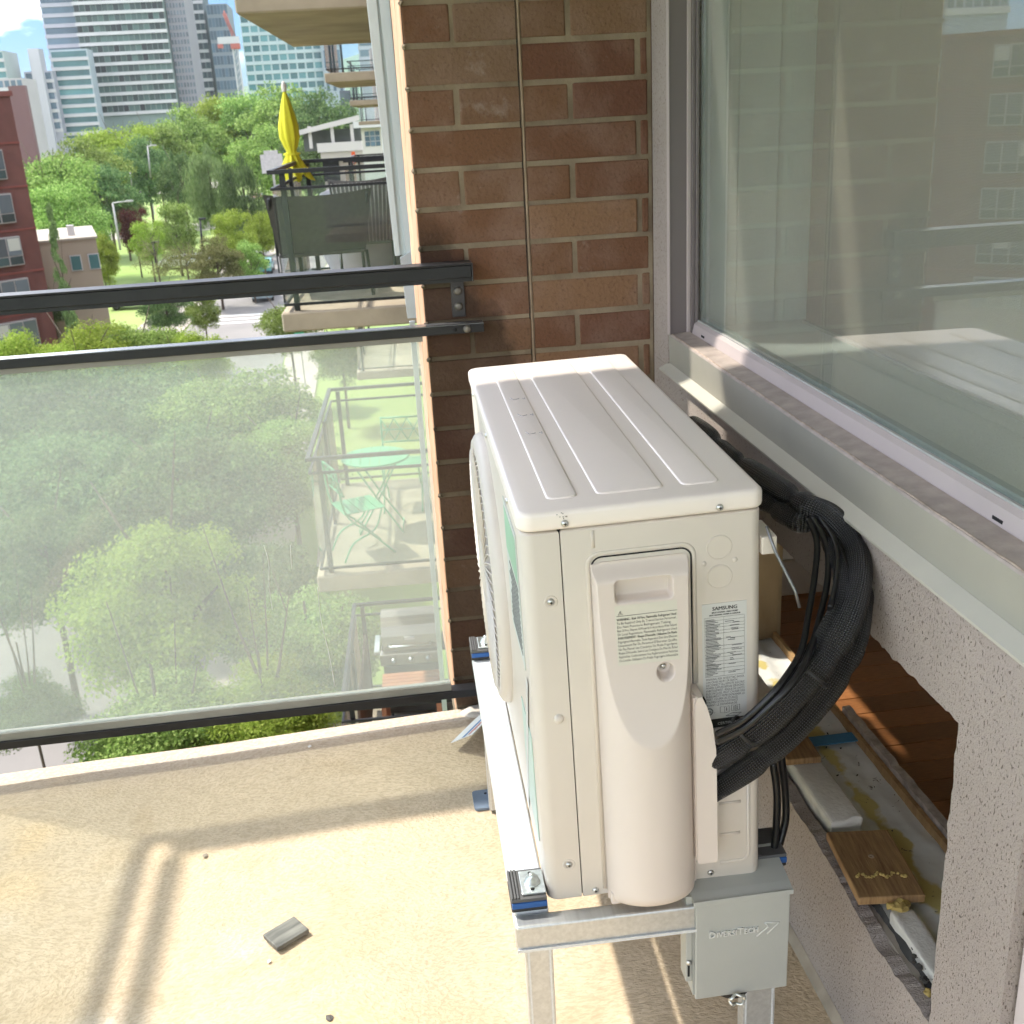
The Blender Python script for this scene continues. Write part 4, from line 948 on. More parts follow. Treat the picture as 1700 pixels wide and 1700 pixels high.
hose('braided_hose', hz(P1), .0165, pinch=((.10, .35, .012), (.19, .42, .012), (.345, .42, .012), (.50, .16, .02), (.69, .22, .012), (.88, .25, .012)), wob=.07, par=bun)
P2 = [p+Vector((.012, .018, -.022)) for p in back[2:]]+[A(1390, 905, 1, -.98), A(1425, 960, 1, -1.05), A(1430, 1010, 1, -1.10), A(1418, 1070, 1, -1.13), A(1380, 1140, 1, -1.145), A(1325, 1210, 1, -1.150), A(1270, 1255, 1, -1.145), A(1215, 1295, 1, -1.135), A(1170, 1322, 1, -1.125)]
hose('braided_hose', hz(P2), .0150, pinch=((.12, .40, .012), (.27, .40, .012), (.47, .15, .02), (.66, .2, .012), (.85, .2, .012)), wob=.08, par=bun)
P3 = [p+Vector((-.016, -.004, -.020)) for p in back[2:]]+[A(1352, 868, 1, -.985)]
hose('braided_hose', hz(P3), .0135, pinch=((.30, .42, .03), (.62, .3, .03), (.97, .45, .02)), par=bun)
P4 = [A(1378, 900, 1, -1.03), A(1398, 950, 1, -1.08), A(1392, 1010, 1, -1.12), A(1352, 1080, 1, -1.14), A(1315, 1140, 1, -1.15), A(1275, 1180, 1, -1.155)]
hose('braided_hose', hz(P4), .0115, par=bun)
for q, (P, r) in enumerate((([A(1342, 862, 1, -1.00), A(1356, 900, 1, -1.03), A(1352, 960, 1, -1.06), A(1342, 1020, 1, -1.10), A(1330, 1080, 1, -1.15), A(1300, 1130, 1, -1.185), A(1262, 1172, 1, -1.19), A(1228, 1200, 1, -1.18), A(1192, 1218, 1, -1.155)], .0042),
                            ([A(1350, 860, 1, -1.00), A(1372, 905, 1, -1.04), A(1374, 960, 1, -1.07), A(1362, 1020, 1, -1.10), A(1345, 1080, 1, -1.155), A(1318, 1130, 1, -1.19), A(1275, 1175, 1, -1.195), A(1235, 1210, 1, -1.185), A(1192, 1232, 1, -1.155)], .0042),
                            ([A(1360, 858, 1, -1.00), A(1386, 900, 1, -1.05), A(1390, 955, 1, -1.09), A(1378, 1010, 1, -1.13)], .0038))):
    obj('cable', tube(hz(smoothpath(P, 10)), r, 12), cable_m, bun)
def ring_at(P, d, r, par, name='cable_tie', m=black_rubber):
    d = d.normalized(); q = d.to_track_quat('Z', 'Y').to_matrix().to_4x4()
    bm = lathe([(r, -.0022), (r+.0018, -.0022), (r+.0018, .0022), (r, .0022)], 20, M=Matrix.Translation(P) @ q); box(bm, -.003, .003, -.003, .003, -.002, .002, M=Matrix.Translation(P) @ q @ Matrix.Translation((0, -r-.002, 0)))
    return obj(name, bm, m, par)
p = A(1348, 1122, 1, -1.165)+binv; ring_at(p, (P1[12]-P1[11]), .021, bun)
p = A(1236, 1212, 1, -1.160)+binv; ring_at(p, Vector((P1[14]-P1[13])), .0185, bun)
p = back[4]+binv; ring_at(p, back[5]-back[4], .0115, bun); ring_at(back[2]+binv, back[3]-back[2], .011, bun); ring_at(back[6]+Vector((.0, -.01, -.004))+binv, back[6]-back[5], .0125, bun)
for q, (P, lab) in enumerate((([A(1283, 1265, 1, -1.075), A(1290, 1320, 1, -1.08), A(1288, 1380, 1, -1.08), A(1284, 1425, 1, -1.085), A(1284, 1460, 1, -1.09)], 'black power cable dropping into the top of the grey box, nearer the unit'),
                              ([A(1296, 1245, 1, -1.06), A(1303, 1310, 1, -1.06), A(1304, 1360, 1, -1.065), A(1292, 1410, 1, -1.075), A(1287, 1450, 1, -1.085)], 'black power cable bowing toward the wall above the grey box'))):
    tag(obj('power_cable', tube(P, .0052, 12, smooth=10), cable_m, None), lab, 'cable')
# ================================================================ neighbouring balconies, further along the facade
FH = 2.17
ANG = -.05
def stack_M(Y, z):      # near left corner of a balcony, axes: a to the right, b away
    return None
def balcony(name, label, xl, Yn, depth, zf, width=1.7, rails=True, near=True, group=None, posts=(.30, 1.25), glassm=None):
    M = Matrix.Translation((CAM[0]+xl, CAM[1]+Yn, zf)) @ Matrix.Rotation(ANG, 4, 'Z')
    t = thing(name, label, 'balcony', M=M, group=group)
    obj('slab', B(0, width, 0, depth, -.145, 0, .012, 1), concrete_b, t)
    if not rails: return t, M
    gm = glassm or rail_glass_far
    bm = NB(); box(bm, .02, width, .02, .055, 1.0, 1.03); box(bm, .02, .055, .056, depth-.056, 1.0, 1.03); box(bm, .02, width, depth-.055, depth-.02, 1.0, 1.03); obj('top_rail', bm, black_metal, t)
    bm = NB(); box(bm, .03, width, .025, .045, .885, .905); box(bm, .03, .05, .046, depth-.046, .885, .905); box(bm, .03, width, depth-.045, depth-.025, .885, .905); obj('middle_rail', bm, black_metal, t)
    bm = NB(); box(bm, .03, width, .025, .045, .045, .065); box(bm, .03, .05, .046, depth-.046, .045, .065); box(bm, .03, width, depth-.045, depth-.025, .045, .065); obj('bottom_rail', bm, black_metal, t)
    obj('glass_panel', B(.06, width, .032, .038, .066, .884), gm, t); obj('glass_panel', B(.037, .043, .06, depth-.06, .066, .884), gm, t); obj('glass_panel', B(.06, width, depth-.038, depth-.032, .066, .884), gm, t)
    for q in ((.10, .06), (.10, depth-.10)): obj('post', B(q[0], q[0]+.04, q[1], q[1]+.04, -.04, 1.0), black_metal, t)
    obj('post', B(.056, .085, depth*.5, depth*.5+.04, .0, 1.0), black_metal, t)
    return t, M
GA = 'balconies of the building face beyond the brick pier'
bp_, MP = balcony('balcony', 'neighbouring balcony level with the railing, holding the yellow parasol and dark chairs', -.700, 8.45, 2.15, -.02, group=GA)
bt_, MT = balcony('balcony', 'balcony one floor down with the round green table', -.690, 8.60, 2.5, -.02-FH-.06, group=GA)
bg_, MG = balcony('balcony', 'lowest balcony in view, holding the stainless barbecue', -.640, 8.30, 2.20, -3.36-1.03, group=GA)
balcony('balcony', 'balcony slab overhead at the top edge of the photo, seen from below', -.73, 8.2, 3.6, -.02+FH+.02, group=GA, rails=False)
balcony('balcony', 'small far balcony with a thin rail, second slab down from the top', -.445, 19.5, 3.4, CAM[2]+.77, group=GA, width=2.4)
balcony('balcony', 'third far balcony slab, below the second one beside the pier', -.13, 33, 5.5, CAM[2]+.56, group=GA, width=3)
balcony('balcony', 'farthest small balcony slab just above the white station', .09, 47, 5, CAM[2]+.0, group=GA, width=3)
balcony('balcony', 'far balcony seen just under the second rail beside the pier', -.43, 20.0, 3.2, CAM[2]-4.32, group=GA, width=2.4)
balcony('balcony', 'far balcony below the white planter seen through the glass panel', -.05, 30.0, 4, CAM[2]-4.9, group=GA, width=2.4)
balcony('balcony', 'far level balcony railing behind the dark chairs', -.30, 19.0, 3.2, CAM[2]-1.62, group=GA, width=2.2)
fac = thing('apartment_facade', 'brick side of the same apartment building hidden behind the pier', 'building', M=Matrix.Translation((-.40, .46, 0)) @ Matrix.Rotation(ANG, 4, 'Z'))
obj('wall', B(0, 6, 0, 60, GZ, 9), brick_m, fac)
# ---------------- parasol
def onM(M, v): return M @ Vector(v)
yel = mat('yellow_canvas', (.72, .66, .03), .8, var=.12, vs=6, c2=(.55, .50, .02))
tb_ = at(490, 300, 10.3); px_, py_ = tb_.x, tb_.y
par = thing('parasol', 'closed yellow parasol tied round its pole on the neighbouring balcony', 'parasol', loc=(px_, py_, -.02))
bm = NB(); prof = []
z0 = tb_.z+.02; zt = at(472, 152, 10.3).z; lean = at(472, 152, 10.3).x-px_
N = 32; rings = []
for j, (s, r, fl_) in enumerate(((0, .155, .055), (.10, .13, .045), (.22, .085, .02), (.29, .062, .006), (.34, .085, .010), (.45, .125, .014), (.58, .125, .014), (.72, .095, .010), (.86, .055, .006), (.96, .022, .002), (1, .008, 0))):
    z = z0+(zt-z0)*s+.02; ring = []
    for k in range(N):
        a = 2*math.pi*k/N; rr = (r+fl_*math.cos(a*8+j*.35)+fl_*.5*math.sin(a*3))*.66; ring.append(bm.verts.new((lean*s+rr*math.cos(a)+(.04 if j == 0 else 0), rr*math.sin(a), z+.02-(.05*math.cos(a*4) if j == 0 else 0))))
    rings.append(ring)
for a_, b_ in zip(rings, rings[1:]):
    for k in range(N): bm.faces.new((a_[k], a_[(k+1) % N], b_[(k+1) % N], b_[k])).smooth = True
obj('canopy', bm, yel, par)
obj('finial', lathe([(.02, zt), (.022, zt+.05), (.01, zt+.08), (0, zt+.085)], 12, M=Matrix.Translation((lean, 0, .02))), white_paint, par)
obj('tie_strap', lathe([(.072, z0+(zt-z0)*.275), (.072, z0+(zt-z0)*.30)], 16, M=Matrix.Translation((lean*.28, 0, .02))), yel, par)
obj('pole', tube([(0, 0, .03), (lean*.3, 0, z0+.5)], .022, 10), mat('pole_white', (.6, .56, .45), .5), par)
obj('base', lathe([(.20, 0), (.20, .05), (.05, .08), (0, .08)], 20), black_metal, par)
# ---------------- dark sling chairs on the parasol balcony
sling = mat('sling_dark', (.055, .05, .042), .75, var=.15, vs=30); sling2 = mat('sling_grey', (.17, .165, .155), .7, var=.1, vs=40)
def sling_chair(loc, w, h, rz, m, label, ribs=False):
    t = thing('sling_chair', label, 'chair', M=Matrix.Translation(loc) @ Matrix.Rotation(rz, 4, 'Z'), group='sling chairs on the parasol balcony')
    bm = NB(); G = []
    for j in range(9):
        s = j/8; z = .34+(h-.34)*s; ww = w*(.86+.20*s)/2
        G.append([bm.verts.new((ww*(2*i/8-1), -.10*s-.05*(1-(2*i/8-1)**2), z+.03*s*(abs(2*i/8-1)**2))) for i in range(9)])
    for j in range(8):
        for i in range(8): bm.faces.new((G[j][i], G[j][i+1], G[j+1][i+1], G[j+1][i])).smooth = True
    obj('backrest', bm, m, t)
    if ribs:
        for k in range(15):
            x = w*.46*(k/7-1); obj('rib', tube([(x*.86, -.06-.05*(1-(x/w*2)**2), .36), (x*1.03, -.155-.05*(1-(x/w*2)**2)*.6, h-.01)], .0045, 5), mat('rib_pale', (.42, .41, .38), .6), t)
    obj('seat', B(-w*.42, w*.42, -.06, .40, .33, .36, .01), m, t)
    for sg in (-1, 1):
        obj('side_frame', tube([(sg*w*.44, .38, .0), (sg*w*.45, .36, .56), (sg*w*.47, .05, .58), (sg*w*.48, -.13, h)], .013, 8, smooth=3), black_metal, t)
        obj('leg', tube([(sg*w*.44, -.20, .0), (sg*w*.44, .0, .34)], .013, 8), black_metal, t)
    return t
q = at(560, 520, 9.2); sling_chair((q.x-.06, q.y, -.02), .80, .80, .10, sling, 'large dark sling chair with its back to the camera on the parasol balcony')
q = at(625, 500, 9.7); sling_chair((q.x-.04, q.y+.1, -.02), .52, .86, .02, sling2, 'grey ribbed chair right of the large dark chair', True)
bm = lathe([(.30, 0), (.42, .35), (.44, .62), (.36, .74), (.18, .80), (0, .81)], 20)
for v in bm.verts: v.co += Vector((0, 0, 0)) + Vector(mn.noise_vector(v.co*4))*.035
q = at(610, 470, 10.4); o = obj('covered_table', bm, mat('cover_lilac', (.50, .46, .52), .7, var=.1, vs=5), None, smooth=True); o.location = (q.x, q.y-.1, -.02); tag(o, 'round table under a draped pale lilac cover behind the dark chairs', 'table')
# ---------------- green bistro set
green = mat('mint_green_paint', (.10, .40, .20), .45, var=.06)
def Mt(x, y, z=0): return MT @ Matrix.Translation((x, y, z))
tbl = thing('bistro_table', 'round mint green folding table on the balcony one floor down', 'table', M=Mt(.52, 1.05))
for k in range(7):
    w_ = .60/7; x0 = -.30+k*w_; 
    pts = []
    for s in (x0+.003, x0+w_*.33, x0+w_*.66, x0+w_-.003): pts.append((s, -math.sqrt(max(.0004, .30**2-s*s))))
    pts += [(x, -y) for x, y in pts[::-1]]
    obj('slat', prism(pts, .69, .70), green, tbl)
obj('rim', tube([(.301*math.cos(a*math.pi/20), .301*math.sin(a*math.pi/20), .693) for a in range(40)], .009, 6, closed=True), green, tbl)
for sg in (-1, 1):
    obj('leg', tube([(-.20, sg*.16, .69), (-.02, sg*.14, .36), (.20, sg*.16, .0)], .009, 8, smooth=4), green, tbl); obj('leg', tube([(.20, sg*.14, .69), (.02, sg*.13, .36), (-.20, sg*.14, .0)], .009, 8, smooth=4), green, tbl)
obj('stretcher', tube([(-.2, -.15, .03), (-.2, .15, .03)], .007, 6), green, tbl); obj('stretcher', tube([(.2, -.15, .03), (.2, .15, .03)], .007, 6), green, tbl)
def bistro_chair(M, label, group='mint green folding chairs'):
    t = thing('bistro_chair', label, 'chair', M=M, group=group)
    for k in range(5): obj('seat_slat', B(-.19, .19, -.18+k*.074, -.113+k*.074, .43, .440, .002), green, t)
    for sg in (-1, 1):
        obj('back_frame', tube([(sg*.19, -.22, .84), (sg*.19, -.17, .44), (sg*.185, .04, .22), (sg*.185, .24, 0)], .009, 8, smooth=5), green, t)
        obj('leg', tube([(sg*.175, .16, .43), (sg*.175, .08, .25), (sg*.175, -.12, .16), (sg*.175, -.22, 0)], .009, 8, smooth=5), green, t)
    for z in (.83, .60): obj('back_rail', tube([(-.19, -.218+(.83-z)*.2, z), (.19, -.218+(.83-z)*.2, z)], .010, 8), green, t)
    for a, b_ in ((-.19, -.063), (-.063, .063), (.063, .19)):
        obj('cross_bar', tube([(a, -.215, .82), (b_, -.175, .61)], .006, 6), green, t); obj('cross_bar', tube([(b_, -.215, .82), (a, -.175, .61)], .006, 6), green, t)
    obj('back_bar', tube([(-.19, -.195, .715), (.19, -.195, .715)], .006, 6), green, t)
    return t
bistro_chair(Mt(.73, 1.66) @ Matrix.Rotation(math.radians(176), 4, 'Z'), 'mint green lattice-back folding chair facing the camera behind the table')
bistro_chair(Mt(.36, .50) @ Matrix.Rotation(math.radians(-68), 4, 'Z'), 'mint green folding chair seen from the side in front of the table')
blu = thing('blue_bottle', 'bright blue bottle squeezed between railing and pier one floor down', 'bottle', M=Mt(1.30, 1.0, .70)); obj('bottle', lathe([(0, 0), (.035, 0), (.035, .13), (.015, .17), (.015, .2), (0, .2)], 14), mat('blue_plastic', (.01, .05, .6), .4), blu); obj('cap', lathe([(.018, .2), (.018, .225), (0, .226)], 12), black_rubber, blu)
# ---------------- barbecue, wooden side table, red items on the lowest balcony
steel = mat('brushed_steel', (.40, .37, .33), .35, metal=.8, var=.1, vs=4, stretch=(1, 1, 20)); 
def Mg(x, y, z=0): return MG @ Matrix.Translation((x, y, z))
gr_ = thing('barbecue', 'stainless steel gas barbecue with three knobs on the lowest balcony', 'barbecue', M=MG @ Matrix.Translation((.60, 1.72, 0)))
bm = NB(); pr_ = [(-.24, .80), (-.25, .86), (-.235, .95), (-.19, 1.04), (-.10, 1.10), (.03, 1.115), (.14, 1.08), (.20, .98), (.21, .80)]
poly([(-.27, y, z) for y, z in pr_], (.54, 0, 0), bm); obj('lid', bm, steel, gr_)
obj('handle', tube([(-.20, -.255, .865), (-.20, -.30, .87), (.20, -.30, .87), (.20, -.255, .865)], .012, 8), zinc, gr_)
obj('temperature_gauge', B(-.05, .05, -.262, -.245, .915, .945), label_w, gr_)
obj('control_panel', B(-.30, .30, -.29, -.18, .66, .785, .01), steel, gr_)
for x in (-.17, 0, .17): obj('knob', lathe([(.026, 0), (.024, .02), (.012, .035), (0, .035)], 14, M=Matrix.Translation((x, -.29, .72)) @ Matrix.Rotation(math.pi/2, 4, 'X')), zinc, gr_)
obj('firebox', B(-.29, .29, -.175, .2, .62, .795), black_metal, gr_); obj('cabinet', B(-.28, .28, -.2, .2, .08, .655, .004), mat('cabinet_dark', (.10, .10, .095), .5), gr_)
obj('side_shelf', B(.31, .46, -.2, .18, .74, .77, .005), mat('shelf_dark', (.09, .09, .09), .5), gr_); obj('side_shelf', B(-.36, -.305, -.2, .18, .74, .78, .005), zinc, gr_)
for sx in (-.24, .24):
    for sy in (-.16, .16): obj('caster', lathe([(.03, -.012), (.03, .012)], 12, M=Matrix.Translation((sx, sy, .04)) @ Matrix.Rotation(math.pi/2, 4, 'Y')), black_rubber, gr_)
teak = mat('reddish_wood', (.42, .19, .09), .6, c2=(.34, .13, .07), vs=5, rand=.1)
wt = thing('slatted_table', 'reddish slatted wooden table in front of the barbecue', 'table', M=MG @ Matrix.Translation((.60, .88, 0)) @ Matrix.Diagonal((1, 1, 1.33, 1)))
for k in range(9): obj('slat', B(-.27, .29, -.28+k*.064, -.222+k*.064, .52, .54, .003, 1), teak, wt)
for sx in (-.25, .25):
    for sy in (-.26, .26): obj('leg', B(sx-.02, sx+.02, sy-.02, sy+.02, 0, .519), teak, wt)
    obj('apron', B(sx-.02, sx+.02, -.239, .239, .46, .515), teak, wt)
rc = thing('red_canister', 'red fuel canister standing between the barbecue and the pier', 'canister', M=Mg(1.10, .62)); obj('body', B(-.11, .11, -.09, .09, 0, .34, .03, 3), mat('red_plastic', (.55, .02, .02), .4), rc); obj('cap', lathe([(.035, .34), (.035, .39), (0, .39)], 14), black_rubber, rc); obj('handle', tube([(-.08, 0, .34), (-.05, 0, .40), (.0, 0, .36)], .01, 6), MATS['red_plastic'], rc)
pl_ = thing('planter_box', 'terracotta planter lying along the outer edge of the lowest balcony', 'planter', M=Mg(1.12, .2)); obj('box', B(-.30, .32, -.07, .07, 0, .14, .01), mat('terracotta', (.45, .17, .08), .8), pl_); obj('soil', B(-.28, .30, -.055, .055, .141, .146), mat('soil', (.08, .05, .03), .95), pl_)
fp = thing('slatted_screen', 'dark slatted screen panel standing along the left side of the lowest balcony', 'screen', M=Mg(.14, .25))
for k in range(9): obj('slat', B(0, .02, .1+k*.16, .24+k*.16, .08, .86), mat('screen_wood', (.14, .085, .06), .7), fp)

# ================================================================ foliage
def leafmat(name, c1, c2, c3, tr=.35):
    m = bpy.data.materials.new(name); m.use_nodes = True; t = m.node_tree; t.nodes.clear()
    o = nd(t, 'ShaderNodeOutputMaterial'); g = nd(t, 'ShaderNodeNewGeometry'); cr = nd(t, 'ShaderNodeValToRGB')
    cr.color_ramp.elements[0].color = c1+(1,); cr.color_ramp.elements[1].color = c3+(1,); e = cr.color_ramp.elements.new(.5); e.color = c2+(1,)
    oi = nd(t, 'ShaderNodeObjectInfo'); h = nd(t, 'ShaderNodeHueSaturation')
    rr = nd(t, 'ShaderNodeMapRange'); rr.inputs[3].default_value = .8; rr.inputs[4].default_value = 1.25; t.links.new(oi.outputs['Random'], rr.inputs[0]); t.links.new(rr.outputs[0], h.inputs['Value'])
    r2 = nd(t, 'ShaderNodeMapRange'); r2.inputs[3].default_value = .485; r2.inputs[4].default_value = .515; t.links.new(oi.outputs['Random'], r2.inputs[0]); t.links.new(r2.outputs[0], h.inputs['Hue'])
    t.links.new(g.outputs['Random Per Island'], cr.inputs[0]); t.links.new(cr.outputs[0], h.inputs['Color'])
    d = nd(t, 'ShaderNodeBsdfDiffuse'); tl = nd(t, 'ShaderNodeBsdfTranslucent'); mx = nd(t, 'ShaderNodeMixShader'); mx.inputs[0].default_value = tr
    t.links.new(h.outputs[0], d.inputs[0]); t.links.new(h.outputs[0], tl.inputs[0]); t.links.new(d.outputs[0], mx.inputs[1]); t.links.new(tl.outputs[0], mx.inputs[2]); t.links.new(mx.outputs[0], o.inputs[0])
    return m
LM = {'mid': leafmat('leaves_mid', (.11, .185, .045), (.22, .33, .08), (.38, .48, .16)),
      'dark': leafmat('leaves_dark', (.065, .12, .045), (.12, .19, .07), (.21, .29, .12)),
      'bright': leafmat('leaves_bright', (.18, .27, .04), (.27, .37, .06), (.37, .45, .11), .45),
      'pale': leafmat('leaves_pale', (.13, .20, .07), (.19, .27, .10), (.27, .34, .15)),
      'purple': leafmat('leaves_purple', (.08, .035, .03), (.13, .055, .045), (.18, .09, .06)),
      'olive': leafmat('leaves_olive', (.12, .14, .05), (.19, .20, .08), (.27, .27, .13))}
def crown_mesh(name, n, leaf, clumps, seed, crad=.30, flat=.8, droop=0, spread=1.0, shape='round'):
    r = np.random.RandomState(seed)
    c = r.normal(size=(clumps, 3)); c /= np.linalg.norm(c, axis=1)[:, None]
    rad = r.uniform(.42, .86, clumps)[:, None]; c = c*rad
    if shape == 'cone': c[:, 2] = r.uniform(-1, 1, clumps); f = (1-(c[:, 2]+1)/2)*.62+.05; a = r.uniform(0, 6.28, clumps); q = np.sqrt(r.uniform(.3, 1, clumps)); c[:, 0] = np.cos(a)*f*q; c[:, 1] = np.sin(a)*f*q
    else: c[:, 2] *= flat; c[:, 2] += .12*(c[:, 2] < -.35)
    cs = r.uniform(.6, 1.25, clumps)*crad*(.6 if shape == 'cone' else 1)
    idx = r.choice(clumps, n, p=cs**2/np.sum(cs**2))
    d = r.normal(size=(n, 3)); d /= np.linalg.norm(d, axis=1)[:, None]; d[:, 2] = np.where(d[:, 2] < -.3, -d[:, 2]*.6, d[:, 2])
    rr = cs[idx][:, None]*r.uniform(.55, 1.12, n)[:, None]
    P = c[idx]+d*rr*np.array([1, 1, .72])
    if droop: P[:, 2] -= r.uniform(0, droop, n)*np.linalg.norm(P[:, :2], axis=1)
    nrm = d*.7+r.normal(size=(n, 3))*.55+np.array([0, 0, .35]); nrm /= np.linalg.norm(nrm, axis=1)[:, None]
    t = np.cross(nrm, r.normal(size=(n, 3))); t /= np.linalg.norm(t, axis=1)[:, None]; b = np.cross(nrm, t)
    if droop: t = t*.4+np.array([0, 0, -1]); t /= np.linalg.norm(t, axis=1)[:, None]; b = np.cross(nrm, t)
    L = leaf*r.uniform(.6, 1.3, n)[:, None]; Wd = L*r.uniform(.45, .75, n)[:, None]*(.5 if droop else 1)
    V = np.stack([P-t*L, P+b*Wd+nrm*L*.15, P+t*L, P-b*Wd+nrm*L*.15], 1).reshape(-1, 3)
    me = bpy.data.meshes.new(name); me.vertices.add(4*n); me.vertices.foreach_set('co', V.astype(np.float32).ravel())
    me.loops.add(4*n); me.loops.foreach_set('vertex_index', np.arange(4*n, dtype=np.int32)); me.polygons.add(n); me.polygons.foreach_set('loop_start', np.arange(0, 4*n, 4, dtype=np.int32)); me.polygons.foreach_set('loop_total', np.full(n, 4, np.int32))
    me.update(); me.validate(); return me
CR = {}
def crown(kind, var, m):
    k = (kind, var, m)
    if k not in CR:
        base = CR.get((kind, var))
        if base is None:
            if kind == 'far': base = crown_mesh('crown_far', 15000, .028, 60, 10+var, .30)
            elif kind == 'mid': base = crown_mesh('crown_mid', 26000, .022, 70, 20+var, .30)
            elif kind == 'near': base = crown_mesh('crown_near', 48000, .023, 75, 30+var, .32, flat=.95)
            elif kind == 'willow': base = crown_mesh('crown_willow', 16000, .040, 40, 40+var, .24, droop=.8)
            elif kind == 'cone': base = crown_mesh('crown_cone', 9000, .035, 60, 50+var, .30, shape='cone')
            elif kind == 'sparse': base = crown_mesh('crown_sparse', 2600, .026, 30, 60+var, .36)
            CR[(kind, var)] = base
        me = base.copy(); me.materials.clear(); me.materials.append(LM[m]); CR[k] = me
    return CR[k]
bark = mat('bark', (.13, .10, .075), .95, var=.25, vs=20, bump=.6, bs=30, bdist=.02)
tr_r = random.Random(5); TRUNKS = {}
def trunk_mesh(v):
    if v in TRUNKS: return TRUNKS[v]
    r = random.Random(90+v); bm = tube([(0, 0, 0), (.015, .01, .5), (.0, -.01, 1.0), (.02, .0, 1.25)], [.055, .042, .034, .02], 8)
    for k in range(4):
        a = k*2.4+r.uniform(-.4, .4); z = r.uniform(.78, 1.15); l = r.uniform(.45, .75)
        tube([(0, 0, z), (math.cos(a)*l*.5, math.sin(a)*l*.5, z+.20), (math.cos(a)*l, math.sin(a)*l, z+r.uniform(.25, .55))], [.022, .014, .005], 6, bm)
    me = bpy.data.meshes.new('trunk'); bm.to_mesh(me); bm.free(); me.materials.append(bark); TRUNKS[v] = me; return me
def tree(px, ptop, Y, rad_px, kind, m, label, aspect=1.0, name='broadleaf_tree', group=None, zbase=GZ, tall=None):
    """crown top at pixel (px, ptop) at depth Y, radius in pixels"""
    sc = Y*1.04/F_PX; R = rad_px*sc*(1.22 if kind in ('far', 'mid') and 'tree' in name else 1.0); top = at(px, ptop, Y); Hh = top.z-zbase
    if kind == 'far': aspect = max(aspect, (.46 if 'tree' in name else .5)*Hh/R)
    if kind in ('willow', 'cone', 'sparse'): aspect = .48*Hh/R
    if kind == 'near': R *= 1.12; aspect = max(aspect, .85)
    if kind == 'mid' : aspect = max(aspect, min(.40*Hh/R, 1.3))
    cz = top.z-R*aspect*.92
    t = thing(name, label, 'tree' if 'tree' in name else 'shrub', loc=(top.x, top.y, zbase), group=group)
    v = tr_r.randrange(3)
    c = bpy.data.objects.new('crown', crown(kind, v, m)); link(c, t); c.location = (0, 0, cz-zbase); c.scale = (R, R, R*aspect); c.rotation_euler = (0, 0, tr_r.uniform(0, 6.28))
    h = max(.3, cz-zbase); k = bpy.data.objects.new('trunk', trunk_mesh(v)); link(k, t); s = min(R, 3.5)*.9; k.scale = (s, s, (h+.1*R)/1.05)
    return t
GT = 'trees of the park beyond the street'
far = [(60, 218, 105, 68, 'mid', 'broad green tree rising behind the red brick building', 1), (125, 212, 125, 60, 'mid', 'green tree just right of the red building, below the striped tower', 1), (185, 176, 150, 55, 'bright', 'tall leafy tree in front of the left side of the white banded tower', 1.1),
       (245, 172, 160, 50, 'mid', 'tree below the middle of the white banded tower', 1.1), (300, 162, 170, 50, 'mid', 'tree below the right part of the white banded tower', 1.1), (352, 146, 180, 52, 'bright', 'tree under the dark glass towers', 1.1),
       (405, 140, 175, 52, 'mid', 'tree in front of the tower crane', 1.1), (462, 124, 170, 62, 'mid', 'highest tree crown, in front of the turquoise tower', 1.1), (520, 134, 165, 55, 'dark', 'big tree to the right of the parasol tip', 1.2), (548, 190, 150, 36, 'dark', 'dark tree at the left end of the white station', 1.1), (505, 205, 130, 45, 'dark', 'dark tree right behind the parasol', 1.2),
       (440, 195, 140, 55, 'mid', 'tree left of the parasol', 1.1), (230, 215, 140, 42, 'dark', 'darker tree above the white road sign gantry', 1.1), (165, 262, 120, 44, 'dark', 'dark tree behind the tall lamp post', 1.1), (290, 225, 128, 36, 'dark', 'dark tree left of the willow', 1.3), (95, 290, 95, 55, 'mid', 'large round tree right of the brick building windows', 1.05), (195, 300, 120, 30, 'pale', 'pale small tree beside the tall lamp post', 1.1)]
for px, pt_, Y, rp_, m, lab, asp in far: tree(px, pt_, Y, rp_, 'far', m, lab, asp, group=GT)
tree(335, 212, 118, 45, 'willow', 'pale', 'light green weeping willow beside a darker one', 1.35, name='willow_tree'); tree(392, 228, 112, 44, 'willow', 'dark', 'dark weeping willow, right of the pale one', 1.3, name='willow_tree')
tree(285, 262, 112, 14, 'cone', 'dark', 'slim cypress-like conifer left of the pale willow', 3.2, name='conifer_tree'); 
GS = 'round shrubs around the park lawn'
for px, pt_, Y, rp_, k, m, lab, asp in ((283, 326, 104, 38, 'far', 'mid', 'round dark green shrub in the middle of the park', .75), (238, 345, 100, 30, 'far', 'bright', 'light green shrub between the purple tree and the round shrub', .8), (375, 340, 92, 38, 'far', 'bright', 'bright yellow-green shrub above the street', .8), (425, 328, 100, 30, 'far', 'bright', 'bright shrub close to the parasol balcony glass', .9), (165, 378, 88, 26, 'far', 'bright', 'bright shrub above the small beige building', .9),
                                        (352, 382, 82, 46, 'far', 'olive', 'wide olive-green tree overhanging the street', .62), (410, 392, 84, 30, 'far', 'mid', 'small tree over the parked cars', .7), (250, 372, 84, 32, 'sparse', 'olive', 'thin half-bare shrub in front of the lawn', .9), (300, 378, 84, 34, 'sparse', 'olive', 'second half-bare shrub nearer the olive tree', .9), (213, 322, 105, 26, 'far', 'purple', 'dark purple-leaved shrub behind the lamp post', 1.1), (150, 330, 100, 24, 'far', 'mid', 'green shrub left of the purple one', 1.0)):
    tree(px, pt_, Y, rp_, k, m, lab, asp, name='broadleaf_shrub', group=GS)
tree(84, 358, 62, 24, 'cone', 'pale', 'pale narrow tree between the brick building and the beige one', 3.0, name='narrow_tree')
